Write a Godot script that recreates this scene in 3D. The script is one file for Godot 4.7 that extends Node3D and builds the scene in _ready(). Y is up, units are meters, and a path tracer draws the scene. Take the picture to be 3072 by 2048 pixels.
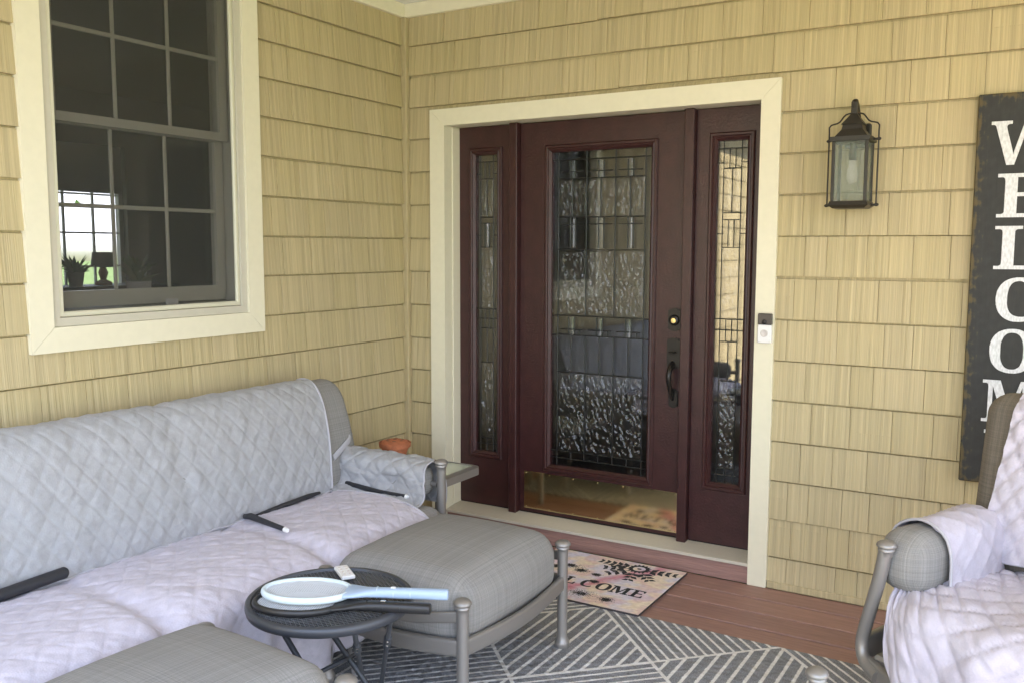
extends Node3D
# A shingled porch corner: entry door with sidelights, window, sofa, ottomans, folding table.
# House corner at the origin: the side wall lies in x = 0 (faces +x), the entry wall in z = 0 (faces +z), the deck in y = 0.

class MB:
	var v := PackedVector3Array()
	var n := PackedVector3Array()
	var t := PackedVector2Array()
	var ix := PackedInt32Array()
	func face_uv(p: Vector3, nn: Vector3) -> Vector2:
		var a := nn.abs()
		if a.y >= a.x and a.y >= a.z:
			return Vector2(p.x, p.z)
		if a.x >= a.z:
			return Vector2(p.z, p.y)
		return Vector2(p.x, p.y)
	func quad(a: Vector3, b: Vector3, c: Vector3, d: Vector3, out: Vector3) -> void:
		var nn := (c - a).cross(d - b).normalized()
		if nn.dot(out) < 0.0:
			var s := b
			b = d
			d = s
			nn = -nn
		var k := v.size()
		for p in [a, b, c, d]:
			v.append(p)
			n.append(nn)
			t.append(face_uv(p, nn))
		ix.append_array(PackedInt32Array([k, k + 2, k + 1, k, k + 3, k + 2]))
	func tri(a: Vector3, b: Vector3, c: Vector3, out: Vector3) -> void:
		var nn := (b - a).cross(c - a).normalized()
		if nn.dot(out) < 0.0:
			var s := b
			b = c
			c = s
			nn = -nn
		var k := v.size()
		for p in [a, b, c]:
			v.append(p)
			n.append(nn)
			t.append(face_uv(p, nn))
		ix.append_array(PackedInt32Array([k, k + 2, k + 1]))
	func box(lo: Vector3, hi: Vector3, bev := 0.0, xf := Transform3D()) -> MB:
		var c := (lo + hi) * 0.5
		var h := (hi - lo).abs() * 0.5
		bev = minf(bev, minf(h.x, minf(h.y, h.z)) * 0.9)
		var o := func(p: Vector3) -> Vector3: return xf * (c + p)
		var bs := xf.basis
		for ax in 3:
			for s in [-1.0, 1.0]:
				var u := (ax + 1) % 3
				var w := (ax + 2) % 3
				var q := []
				for k in [[-1, -1], [1, -1], [1, 1], [-1, 1]]:
					var p := Vector3()
					p[ax] = s * h[ax]
					p[u] = k[0] * (h[u] - bev)
					p[w] = k[1] * (h[w] - bev)
					q.append(o.call(p))
				var d := Vector3()
				d[ax] = s
				quad(q[0], q[1], q[2], q[3], bs * d)
		if bev > 0.0:
			for ax in 3:
				var u := (ax + 1) % 3
				var w := (ax + 2) % 3
				for s in [-1.0, 1.0]:
					for r in [-1.0, 1.0]:
						var q := []
						for k in [[0, -1], [0, 1], [1, 1], [1, -1]]:
							var p := Vector3()
							p[ax] = k[1] * (h[ax] - bev)
							p[u] = s * (h[u] - (bev if k[0] == 1 else 0.0))
							p[w] = r * (h[w] - (bev if k[0] == 0 else 0.0))
							q.append(o.call(p))
						var d := Vector3()
						d[u] = s
						d[w] = r
						quad(q[0], q[1], q[2], q[3], bs * d)
			for sx in [-1.0, 1.0]:
				for sy in [-1.0, 1.0]:
					for sz in [-1.0, 1.0]:
						var e := h - Vector3(bev, bev, bev)
						var g := Vector3(sx, sy, sz)
						tri(o.call(Vector3(h.x, e.y, e.z) * g), o.call(Vector3(e.x, h.y, e.z) * g), o.call(Vector3(e.x, e.y, h.z) * g), bs * g)
		return self
	# box between two points, of width w (across) and height h (along up)
	func bar(a: Vector3, b: Vector3, w: float, h: float, up := Vector3.UP, bev := 0.0) -> MB:
		var z := (b - a).normalized()
		var x := up.cross(z).normalized()
		var y := z.cross(x)
		var l := a.distance_to(b) * 0.5
		return box(Vector3(-w * 0.5, -h * 0.5, -l), Vector3(w * 0.5, h * 0.5, l), bev, Transform3D(Basis(x, y, z), (a + b) * 0.5))
	# nu x nv points, smooth
	func grid(P: PackedVector3Array, nu: int, nv: int, flip := false, UV := PackedVector2Array(), wrap := false) -> MB:
		var k := v.size()
		for j in nv:
			for i in nu:
				var i0 := i - 1 if i > 0 else (nu - 2 if wrap else 0)
				var i1 := i + 1 if i < nu - 1 else (1 if wrap else nu - 1)
				var du := P[j * nu + i1] - P[j * nu + i0]
				var dv := P[mini(j + 1, nv - 1) * nu + i] - P[maxi(j - 1, 0) * nu + i]
				var nn := du.cross(dv)
				nn = nn.normalized() if nn.length_squared() > 1e-18 else Vector3.UP
				v.append(P[j * nu + i])
				n.append(-nn if flip else nn)
				t.append(UV[j * nu + i] if UV.size() else face_uv(P[j * nu + i], nn))
		for j in nv - 1:
			for i in nu - 1:
				var a := k + j * nu + i
				var b := a + 1
				var d := a + nu
				var c := d + 1
				ix.append_array(PackedInt32Array([a, b, c, a, c, d]) if flip else PackedInt32Array([a, c, b, a, d, c]))
		return self
	func tube(pts: Array, r, sides := 10, caps := true, squash := Vector2.ONE) -> MB:
		var x := Vector3.ZERO
		var P := PackedVector3Array()
		var UV := PackedVector2Array()
		var m := pts.size()
		var far := 0.0
		for k in m:
			var z: Vector3 = (pts[mini(k + 1, m - 1)] - pts[maxi(k - 1, 0)]).normalized()
			if k == 0:
				x = z.cross(Vector3.UP)
				if x.length() < 0.05:
					x = z.cross(Vector3.RIGHT)
			x = (x - z * x.dot(z)).normalized()
			var y := z.cross(x)
			var rr: float = r[k] if r is Array else r
			if k > 0:
				far += pts[k].distance_to(pts[k - 1])
			for s in sides + 1:
				var a := TAU * s / sides
				P.append(pts[k] + x * cos(a) * rr * squash.x + y * sin(a) * rr * squash.y)
				UV.append(Vector2(a * 0.02, far))
		grid(P, sides + 1, m, false, UV, true)
		if caps:
			for e in [0, m - 1]:
				var d: Vector3 = pts[1] - pts[0] if e == 0 else pts[m - 1] - pts[m - 2]
				for s in sides:
					tri(pts[e], P[e * (sides + 1) + s], P[e * (sides + 1) + s + 1], -d if e == 0 else d)
		return self
	# profile of (radius, height), turned about local y
	func lathe(prof: Array, sides := 24, xf := Transform3D()) -> MB:
		var nor := []
		for k in prof.size() - 1:
			var d: Vector2 = (prof[k + 1] - prof[k]).normalized()
			nor.append(Vector2(d.y, -d.x))
		for k in prof.size() - 1:
			var a: Vector2 = nor[k]
			var b: Vector2 = nor[k]
			if k > 0 and a.dot(nor[k - 1]) > 0.6:
				a = (a + nor[k - 1]).normalized()
			if k < nor.size() - 1 and b.dot(nor[k + 1]) > 0.6:
				b = (b + nor[k + 1]).normalized()
			var k0 := v.size()
			for s in sides + 1:
				var c := cos(TAU * s / sides)
				var e := sin(TAU * s / sides)
				for q in [[prof[k], a], [prof[k + 1], b]]:
					v.append(xf * Vector3(q[0].x * c, q[0].y, q[0].x * e))
					n.append((xf.basis * Vector3(q[1].x * c, q[1].y, q[1].x * e)).normalized())
					t.append(Vector2(q[0].x * TAU * s / sides, q[0].y))
			for s in sides:
				var i := k0 + s * 2
				var f: Vector3 = (v[i + 1] - v[i]).cross(v[i + 3] - v[i])
				if f.length_squared() < 1e-20:
					f = (v[i + 3] - v[i]).cross(v[i + 2] - v[i])
				if f.dot(n[i] + n[i + 3]) > 0.0:
					ix.append_array(PackedInt32Array([i, i + 3, i + 1, i, i + 2, i + 3]))
				else:
					ix.append_array(PackedInt32Array([i, i + 1, i + 3, i, i + 3, i + 2]))
		return self
	# mitred frame in the xy plane; prof of (inset, z) from the outer back edge round to the inner back edge
	func ring(x0: float, x1: float, y0: float, y1: float, prof: Array) -> MB:
		for k in prof.size() - 1:
			var a: Vector2 = prof[k]
			var b: Vector2 = prof[k + 1]
			var nn := Vector2(-(b.y - a.y), b.x - a.x)
			var ca := [Vector3(x0 + a.x, y0 + a.x, a.y), Vector3(x1 - a.x, y0 + a.x, a.y), Vector3(x1 - a.x, y1 - a.x, a.y), Vector3(x0 + a.x, y1 - a.x, a.y)]
			var cb := [Vector3(x0 + b.x, y0 + b.x, b.y), Vector3(x1 - b.x, y0 + b.x, b.y), Vector3(x1 - b.x, y1 - b.x, b.y), Vector3(x0 + b.x, y1 - b.x, b.y)]
			var ins := [Vector3(0, 1, 0), Vector3(-1, 0, 0), Vector3(0, -1, 0), Vector3(1, 0, 0)]
			for s in 4:
				quad(ca[s], ca[(s + 1) % 4], cb[(s + 1) % 4], cb[s], ins[s] * nn.x + Vector3(0, 0, nn.y))
		return self
	# slab in the xy plane with a rectangular hole
	func holed(o: Rect2, h: Rect2, z0: float, z1: float) -> MB:
		var A := [o.position, Vector2(o.end.x, o.position.y), o.end, Vector2(o.position.x, o.end.y)]
		var B := [h.position, Vector2(h.end.x, h.position.y), h.end, Vector2(h.position.x, h.end.y)]
		var c := o.get_center()
		for s in 4:
			var a: Vector2 = A[s]
			var b: Vector2 = A[(s + 1) % 4]
			var p: Vector2 = B[s]
			var q: Vector2 = B[(s + 1) % 4]
			for z in [z0, z1]:
				quad(Vector3(a.x, a.y, z), Vector3(b.x, b.y, z), Vector3(q.x, q.y, z), Vector3(p.x, p.y, z), Vector3(0, 0, 1 if z == z1 else -1))
			var m := (a + b) * 0.5 - c
			quad(Vector3(a.x, a.y, z0), Vector3(b.x, b.y, z0), Vector3(b.x, b.y, z1), Vector3(a.x, a.y, z1), Vector3(m.x, m.y, 0))
			m = h.get_center() - (p + q) * 0.5
			quad(Vector3(p.x, p.y, z0), Vector3(q.x, q.y, z0), Vector3(q.x, q.y, z1), Vector3(p.x, p.y, z1), Vector3(m.x, m.y, 0))
		return self
	# polygon in the xy plane, extruded from z0 to z1
	func poly(pts: PackedVector2Array, z0: float, z1: float, xf := Transform3D()) -> MB:
		var tr := Geometry2D.triangulate_polygon(pts)
		var bs := xf.basis
		for k in range(0, tr.size(), 3):
			for z in [z0, z1]:
				var q := []
				for e in 3:
					q.append(xf * Vector3(pts[tr[k + e]].x, pts[tr[k + e]].y, z))
				tri(q[0], q[1], q[2], bs * Vector3(0, 0, 1 if z == z1 else -1))
		var cw := Geometry2D.is_polygon_clockwise(pts)
		for k in pts.size():
			var a := pts[k]
			var b := pts[(k + 1) % pts.size()]
			var d := b - a
			var nn := Vector3(d.y, -d.x, 0) * (1.0 if not cw else -1.0)
			quad(xf * Vector3(a.x, a.y, z0), xf * Vector3(b.x, b.y, z0), xf * Vector3(b.x, b.y, z1), xf * Vector3(a.x, a.y, z1), bs * nn)
		return self
	# upholstered block: rounded edges, crowned faces; smooth it with soft()
	func cushion(h: Vector3, r: float, crown: Vector3, inner := 8, xf := Transform3D()) -> MB:
		for ax in 3:
			var u := (ax + 1) % 3
			var w := (ax + 2) % 3
			var su := samples(h[u], r, inner)
			var sw := samples(h[w], r, inner)
			for s in [-1.0, 1.0]:
				var P := []
				for b in sw:
					for a in su:
						var p := Vector3()
						p[ax] = s * h[ax]
						p[u] = a
						p[w] = b
						var e := h - Vector3(r, r, r)
						var c := p.clamp(-e, e)
						p = c + (p - c).normalized() * r
						var f := p / h
						var g := Vector3((1 - f.y * f.y) * (1 - f.z * f.z), (1 - f.x * f.x) * (1 - f.z * f.z), (1 - f.x * f.x) * (1 - f.y * f.y))
						p += Vector3(f.x, f.y, f.z) * crown * g
						P.append(xf * p)
				var d := Vector3()
				d[ax] = s
				var m := su.size()
				for j in sw.size() - 1:
					for i in m - 1:
						quad(P[j * m + i], P[j * m + i + 1], P[(j + 1) * m + i + 1], P[(j + 1) * m + i], xf.basis * d)
		return self
	func samples(h: float, r: float, inner: int) -> PackedFloat32Array:
		var a := PackedFloat32Array()
		for k in 4:
			a.append(-h + r * [0.0, 0.4, 0.72, 0.9][k])
		for k in inner + 1:
			a.append(lerpf(-h + r, h - r, float(k) / inner))
		for k in 4:
			a.append(h - r * [0.9, 0.72, 0.4, 0.0][k])
		return a
	func mesh() -> ArrayMesh:
		var a := []
		a.resize(Mesh.ARRAY_MAX)
		a[Mesh.ARRAY_VERTEX] = v
		a[Mesh.ARRAY_NORMAL] = n
		a[Mesh.ARRAY_TEX_UV] = t
		a[Mesh.ARRAY_INDEX] = ix
		var m := ArrayMesh.new()
		m.add_surface_from_arrays(Mesh.PRIMITIVE_TRIANGLES, a)
		return m
	func soft() -> ArrayMesh:
		var st := SurfaceTool.new()
		st.begin(Mesh.PRIMITIVE_TRIANGLES)
		st.set_smooth_group(0)
		for i in ix:
			st.set_uv(t[i])
			st.add_vertex(v[i])
		st.generate_normals()
		return st.commit()

var M := {}
var rng := RandomNumberGenerator.new()
var names := {}
const SIDE := Basis(Vector3(0, 0, -1), Vector3(0, 1, 0), Vector3(1, 0, 0))   # wall drawing plane (x right, y up, z out) laid on the side wall: local x = -z

func lin(r: float, g: float, b: float, a := 1.0) -> Color:
	var c := Color(r, g, b).linear_to_srgb()
	c.a = a
	return c

func mat(key: String, c: Color, rough: float, metal := 0.0, tex: Texture2D = null, norm: Texture2D = null, scale := 1.0, depth := 1.0) -> StandardMaterial3D:
	var m := StandardMaterial3D.new()
	m.resource_name = key
	m.albedo_color = c
	m.roughness = rough
	m.metallic = metal
	if tex:
		m.albedo_texture = tex
	if norm:
		m.normal_enabled = true
		m.normal_texture = norm
		m.normal_scale = depth
	m.uv1_scale = Vector3(scale, scale, scale)
	M[key] = m
	return m

func glass(key: String, c: Color, alpha: float, rough := 0.02) -> StandardMaterial3D:
	var m := mat(key, Color(c.r, c.g, c.b, alpha), rough)
	m.transparency = BaseMaterial3D.TRANSPARENCY_ALPHA
	return m

func thing(called: String, label: String, category: String, at := Vector3.ZERO, turn := 0.0, group := "") -> Node3D:
	var o := Node3D.new()
	o.name = numbered(called)
	add_child(o)
	o.position = at
	o.rotation.y = turn
	tag(o, label, category, group)
	return o

func tag(o: Node3D, label: String, category: String, group := "") -> void:
	o.set_meta("label", label)
	o.set_meta("category", category)
	if group:
		o.set_meta("group", group)

func numbered(called: String) -> String:
	var k: int = names.get(called, 0)
	names[called] = k + 1
	return called if k == 0 else "%s_%03d" % [called, k]

func part(parent: Node3D, called: String, mesh: Mesh, m: Material, xf := Transform3D()) -> MeshInstance3D:
	var o := MeshInstance3D.new()
	o.name = called
	o.mesh = mesh
	o.material_override = m
	o.transform = xf
	parent.add_child(o, true)
	return o

# a part whose mesh is given in world coordinates
func wpart(parent: Node3D, called: String, mesh: Mesh, m: Material) -> MeshInstance3D:
	var o := part(parent, called, mesh, m)
	var g := parent.transform
	var up := parent.get_parent()
	while up is Node3D and up != self:
		g = up.transform * g
		up = up.get_parent()
	o.transform = g.affine_inverse()
	return o

func node(parent: Node3D, called: String) -> Node3D:
	var o := Node3D.new()
	o.name = called
	parent.add_child(o, true)
	return o

func noise(sd: int, freq: float, octaves := 3, kind := FastNoiseLite.TYPE_SIMPLEX_SMOOTH) -> FastNoiseLite:
	var f := FastNoiseLite.new()
	f.seed = sd
	f.frequency = freq
	f.noise_type = kind
	f.fractal_octaves = octaves
	return f

func streaks(w: int, h: int, rows: int, sd: int, freq: float) -> PackedByteArray:
	var im := noise(sd, freq, 4).get_seamless_image(w, rows)
	im.convert(Image.FORMAT_L8)
	im.resize(w, h, Image.INTERPOLATE_CUBIC)
	return im.get_data()

func speck(w: int, sd: int, freq: float, oct := 3) -> PackedByteArray:
	var im := noise(sd, freq, oct).get_seamless_image(w, w)
	im.convert(Image.FORMAT_L8)
	return im.get_data()

func tex_from(w: int, h: int, f: Callable) -> ImageTexture:
	var d := PackedByteArray()
	d.resize(w * h * 3)
	for y in h:
		for x in w:
			var c: Vector3 = f.call(x, y)
			var k := (y * w + x) * 3
			d[k] = int(clampf(c.x, 0, 1) * 255)
			d[k + 1] = int(clampf(c.y, 0, 1) * 255)
			d[k + 2] = int(clampf(c.z, 0, 1) * 255)
	return ImageTexture.create_from_image(Image.create_from_data(w, h, false, Image.FORMAT_RGB8, d))

func normal_from(w: int, h: int, grey: PackedByteArray, k: float) -> ImageTexture:
	var im := Image.create_from_data(w, h, false, Image.FORMAT_L8, grey)
	im.convert(Image.FORMAT_RGBA8)
	im.bump_map_to_normal_map(k)
	return ImageTexture.create_from_image(im)

func make_materials() -> void:
	# moulded cedar grain of the siding: near white, tinted by the siding colour
	var s1 := streaks(512, 512, 8, 3, 0.045)
	var s2 := streaks(512, 512, 12, 4, 0.16)
	var grain := tex_from(512, 512, func(x, y):
		var k: int = y * 512 + x
		var g: float = 0.90 + 0.11 * (s1[k] / 255.0 - 0.5) + 0.10 * (s2[k] / 255.0 - 0.5)
		return Vector3(g, g * 0.99, g * 0.95))
	var gn := PackedByteArray()
	gn.resize(512 * 512)
	for k in 512 * 512:
		gn[k] = int(0.5 * s1[k] + 0.5 * s2[k])
	var grain_n := normal_from(512, 512, gn, 5.0)
	for k in 5:
		var d: float = [1.0, 0.97, 1.03, 0.985, 1.015][k]
		var m := mat("shake%d" % k, lin(0.605 * d, 0.515 * d, [0.315, 0.305, 0.32, 0.32, 0.31][k] * d), 0.62, 0.0, grain, grain_n, 2.2, 0.5)
		m.uv1_offset = Vector3(0.21 * k, 0.37 * k, 0)
		m.uv1_scale = Vector3(2.2, 0.6, 1.0)
	mat("siding", lin(0.59, 0.50, 0.305), 0.65, 0.0, grain, grain_n, 2.2, 0.5)
	var sp := speck(256, 11, 0.05)
	var soft := tex_from(256, 256, func(x, y):
		var g: float = 0.985 + 0.02 * (sp[y * 256 + x] / 255.0 - 0.5)
		return Vector3(g, g, g))
	mat("cream", lin(0.78, 0.735, 0.555), 0.5, 0.0, soft, null, 1.5)
	mat("vinyl", lin(0.56, 0.53, 0.43), 0.5, 0.0, soft, null, 1.5)
	mat("screen_frame", lin(0.62, 0.60, 0.46), 0.45)
	mat("ceiling", lin(0.78, 0.77, 0.72), 0.7)
	var dn := normal_from(256, 256, speck(256, 21, 0.12, 2), 1.2)
	var dirt := speck(256, 22, 0.02)
	var mar := tex_from(256, 256, func(x, y):
		var g: float = 0.92 + 0.16 * (dirt[y * 256 + x] / 255.0 - 0.5)
		return Vector3(g, g, g))
	mat("maroon", lin(0.052, 0.0165, 0.0160), 0.38, 0.0, mar, dn, 2.0, 0.25)
	mat("sill", lin(0.56, 0.51, 0.41), 0.55, 0.0, soft, dn, 3.0, 0.3)
	# composite decking: grain along the board
	var w1 := streaks(512, 512, 8, 31, 0.05)
	var w2 := streaks(512, 512, 30, 32, 0.2)
	var deck := tex_from(512, 512, func(x, y):
		var k: int = x * 512 + y
		var g: float = 0.90 + 0.09 * (w1[k] / 255.0 - 0.5) + 0.11 * (w2[k] / 255.0 - 0.5)
		return Vector3(g, g * 0.985, g * 0.97))
	var wn := PackedByteArray()
	wn.resize(512 * 512)
	for y in 512:
		for x in 512:
			wn[y * 512 + x] = w2[x * 512 + y]
	var deck_n := normal_from(512, 512, wn, 3.0)
	for k in 3:
		var m := mat("deck%d" % k, lin(0.42 * [1.0, 0.93, 1.05][k], 0.250 * [1.0, 0.93, 1.04][k], 0.205 * [1.0, 0.95, 1.03][k]), 0.6, 0.0, deck, deck_n, 1.3, 0.35)
		m.uv1_offset = Vector3(0.3 * k, 0.17 * k, 0)
	# tweed: crossing yarns of uneven tone
	var ya := PackedFloat32Array()
	var yb := PackedFloat32Array()
	for k in 256:
		ya.append(rng.randf_range(-1, 1) * (1.3 if rng.randf() < 0.2 else 0.7))
		yb.append(rng.randf_range(-1, 1) * (1.3 if rng.randf() < 0.2 else 0.7))
	var fz := speck(256, 41, 0.3, 2)
	var tweed := tex_from(256, 256, func(x, y):
		var a: float = ya[int(x / 2) * 2 % 256] * (0.6 if int(y / 2) % 2 == 0 else 1.0)
		var b: float = yb[int(y / 2) * 2 % 256] * (1.0 if int(x / 2) % 2 == 0 else 0.6)
		var g: float = 0.80 + 0.065 * a + 0.055 * b + 0.10 * (fz[y * 256 + x] / 255.0 - 0.5)
		return Vector3(g * 1.005, g, g * 0.985))
	var weave := PackedByteArray()
	weave.resize(256 * 256)
	for y in 256:
		for x in 256:
			weave[y * 256 + x] = int(clampf(128 + 60 * sin(x * PI / 2) * sin(y * PI / 2) + 25 * ya[x] + 25 * yb[y], 0, 255))
	var weave_n := normal_from(256, 256, weave, 2.0)
	mat("tweed", lin(0.40, 0.395, 0.385), 0.9, 0.0, tweed, weave_n, 4.5, 0.5)
	mat("tweed_brown", lin(0.25, 0.22, 0.18), 0.9, 0.0, tweed, weave_n, 3.0, 0.6)
	var cl := speck(256, 51, 0.03)
	var cl2 := speck(256, 52, 0.25, 2)
	var quilt := tex_from(256, 256, func(x, y):
		var g: float = 0.93 + 0.07 * (cl[y * 256 + x] / 255.0 - 0.5) + 0.04 * (cl2[y * 256 + x] / 255.0 - 0.5)
		return Vector3(g, g, g))
	var quilt_n := normal_from(256, 256, cl2, 1.0)
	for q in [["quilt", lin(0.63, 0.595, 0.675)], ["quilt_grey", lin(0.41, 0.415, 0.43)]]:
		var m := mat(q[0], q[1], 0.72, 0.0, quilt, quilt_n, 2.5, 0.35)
		m.rim_enabled = true
		m.rim = 0.25
	mat("binding", lin(0.44, 0.435, 0.47), 0.75)
	mat("foam", lin(0.022, 0.023, 0.027), 0.55, 0.0, null, weave_n, 9.0, 0.3)
	mat("white_plastic", lin(0.78, 0.78, 0.77), 0.35)
	var powder := normal_from(256, 256, speck(256, 61, 0.35, 2), 1.0)
	mat("pewter", lin(0.30, 0.285, 0.265), 0.42, 0.55, null, powder, 6.0, 0.12)
	mat("dark_metal", lin(0.055, 0.060, 0.070), 0.4, 0.25, null, powder, 6.0, 0.1)
	mat("leg_metal", lin(0.13, 0.14, 0.155), 0.35, 0.6)
	mat("steel", lin(0.7, 0.68, 0.62), 0.25, 1.0)
	mat("bronze", lin(0.030, 0.026, 0.020), 0.42, 0.35, null, powder, 8.0, 0.2)
	mat("hardware", lin(0.020, 0.018, 0.016), 0.35, 0.4)
	mat("brass", lin(0.86, 0.74, 0.46), 0.09, 1.0)
	mat("key_brass", lin(0.85, 0.68, 0.32), 0.25, 1.0)
	glass("pane", lin(0.03, 0.03, 0.03), 0.02)
	glass("table_glass", lin(0.72, 0.80, 0.66), 0.62, 0.18)
	glass("smoked", lin(0.02, 0.022, 0.025), 0.80, 0.12)
	var hammered := normal_from(256, 256, speck(256, 71, 0.055, 2), 16.0)
	var tg := glass("rough_glass", lin(0.10, 0.11, 0.10), 0.02, 0.03)
	var lg := glass("lantern_glass", lin(0.45, 0.55, 0.45), 0.12, 0.08)
	lg.normal_enabled = true
	lg.normal_texture = hammered
	lg.normal_scale = 0.7
	lg.uv1_scale = Vector3(9, 9, 9)
	glass("bulb_glass", lin(0.9, 0.9, 0.88), 0.16, 0.05)
	mat("came", lin(0.05, 0.052, 0.05), 0.35, 0.7)
	glass("bevel", lin(0.5, 0.55, 0.52), 0.05, 0.04)
	var sc := mat("mesh_screen", lin(0.05, 0.052, 0.046, 0.34), 0.9)
	sc.transparency = BaseMaterial3D.TRANSPARENCY_ALPHA
	mat("terracotta", lin(0.56, 0.19, 0.085), 0.85, 0.0, mar, dn, 6.0, 0.4)
	mat("soil", lin(0.16, 0.09, 0.05), 0.95)
	mat("blue", lin(0.03, 0.16, 0.55), 0.4)
	mat("racket_blue", lin(0.36, 0.47, 0.62), 0.4)
	mat("racket_pale", lin(0.60, 0.70, 0.74), 0.4)
	mat("racket_black", lin(0.018, 0.018, 0.019), 0.4)
	mat("wire", lin(0.75, 0.77, 0.78), 0.4, 0.3)
	mat("table_wire", lin(0.16, 0.165, 0.17), 0.5, 0.3)
	mat("ink", lin(0.03, 0.03, 0.032), 0.9)
	mat("letter_white", lin(0.80, 0.82, 0.84), 0.6, 0.0, mar, null, 3.0)
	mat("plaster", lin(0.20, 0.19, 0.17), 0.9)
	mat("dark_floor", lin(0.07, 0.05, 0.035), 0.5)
	mat("bell_dark", lin(0.05, 0.04, 0.035), 0.35)
	mat("shade_cloth", lin(0.62, 0.58, 0.55), 0.8)
	mat("bark", lin(0.09, 0.065, 0.045), 0.95)
	var lf := mat("leaf", lin(0.055, 0.11, 0.025), 0.6)
	lf.backlight_enabled = true
	lf.backlight = lin(0.05, 0.10, 0.02)
	var gr := speck(512, 81, 0.06, 4)
	var lawn := tex_from(512, 512, func(x, y):
		var g: float = gr[y * 512 + x] / 255.0
		return Vector3(0.28 + 0.12 * g, 0.36 + 0.13 * g, 0.17 + 0.06 * g))
	mat("grass", Color.WHITE, 0.95, 0.0, lawn, null, 0.4)
	mat("concrete", lin(0.40, 0.385, 0.37), 0.9, 0.0, mar, dn, 0.7, 0.4)
	make_rug_texture()
	make_mat_texture()
	# blackboard paint rubbed through to brown wood along the edges; uv in metres on the board
	var wear := speck(256, 91, 0.03, 4)
	var ws := streaks(256, 256, 20, 92, 0.09)
	var board := tex_from(256, 1024, func(x, y):
		var u: float = x / 256.0 * 0.32
		var w: float = y / 1024.0 * 1.5
		var e := minf(minf(u, 0.32 - u), minf(w, 1.5 - w))
		var k: int = (y % 256) * 256 + x
		var r: float = wear[k] / 255.0 + 0.5 * (ws[k] / 255.0 - 0.5)
		var a := clampf((0.026 - e) / 0.022 + (r - 0.55) * 2.6, 0, 1)
		var dark := 0.20 + 0.03 * (r - 0.5)
		return Vector3(dark, dark * 1.02, dark).lerp(Vector3(0.40, 0.34, 0.20), a * 0.75))
	mat("sign_board", Color.WHITE, 0.75, 0.0, board, grain_n, 1.0, 0.2)

func make_rug_texture() -> void:
	# striped diamonds, woven in charcoal heather and cream; the rug spans x 0.2..3.4, z 0.615..3.0
	var fz := speck(256, 101, 0.35, 2)
	var fc := speck(256, 102, 0.02, 3)
	var W := 1600
	var H := 1200
	var rug := tex_from(W, H, func(px, py):
		var x: float = 0.2 + 3.2 * px / W
		var z: float = 0.615 + 2.4 * py / H
		var h: float = fz[(py % 256) * 256 + px % 256] / 255.0 - 0.5
		x += h * 0.004
		var a: float = (z - x + 0.88) / 0.75
		var b: float = (x + z - 2.10) / 0.75
		var i := int(floor(a))
		var j := int(floor(b))
		var fa: float = a - i
		var fb: float = b - j
		var cream := false
		if minf(fa, 1 - fa) < 0.013 or minf(fb, 1 - fb) < 0.013:
			cream = true
		elif posmod(i + j, 2) == 0:
			cream = fposmod(x + 0.012, 0.048) < 0.013
		elif i < 0:
			cream = fposmod(a * 14.0, 1.0) < 0.27
		else:
			cream = fposmod(b * 14.0, 1.0) < 0.27
		var g: float = h * 0.34 + 0.08 * (fc[(py % 256) * 256 + px % 256] / 255.0 - 0.5)
		if cream:
			return Vector3(0.86, 0.85, 0.83) + Vector3.ONE * g * 0.35
		return Vector3(0.50, 0.505, 0.515) + Vector3.ONE * g)
	var m := mat("rug", Color.WHITE, 0.95, 0.0, rug, normal_from(256, 256, fz, 3.0))
	m.normal_scale = 0.25
	mat("rug_edge", lin(0.14, 0.14, 0.145), 0.95)

func make_mat_texture() -> void:
	var n1 := speck(256, 111, 0.012, 3)
	var n2 := speck(256, 112, 0.016, 3)
	var n3 := speck(256, 113, 0.09, 3)
	var t := tex_from(256, 256, func(x, y):
		var k: int = y * 256 + x
		var a := clampf((n1[k] / 255.0 - 0.38) * 3.4, 0, 1)
		var b := clampf((n2[k] / 255.0 - 0.53) * 6.0, 0, 1)
		var u: float = x / 256.0
		var w: float = y / 256.0
		var c := Vector3(0.93, 0.86, 0.77).lerp(Vector3(0.86, 0.83, 0.87), a)
		# rose streak that runs aslant through the middle, and rose flecks
		var s := absf(u - 0.60 + 0.55 * (w - 0.45) + 0.10 * (n2[k] / 255.0 - 0.5))
		c = c.lerp(Vector3(0.80, 0.46, 0.52), clampf(1.0 - s / 0.075, 0, 1) * 0.8)
		c = c.lerp(Vector3(0.86, 0.70, 0.71), b * 0.4)
		return c + Vector3.ONE * 0.10 * (n3[k] / 255.0 - 0.5))
	mat("mat_top", Color.WHITE, 0.95, 0.0, t, normal_from(256, 256, n3, 2.0), 1.0, 0.5)
	mat("mat_edge", lin(0.06, 0.05, 0.05), 0.9)

const ROWS := [2.576, 2.417, 2.255, 2.086, 1.914, 1.740, 1.563, 1.386, 1.207, 1.027, 0.852, 0.672, 0.495, 0.321, 0.148, 0.035]

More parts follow.
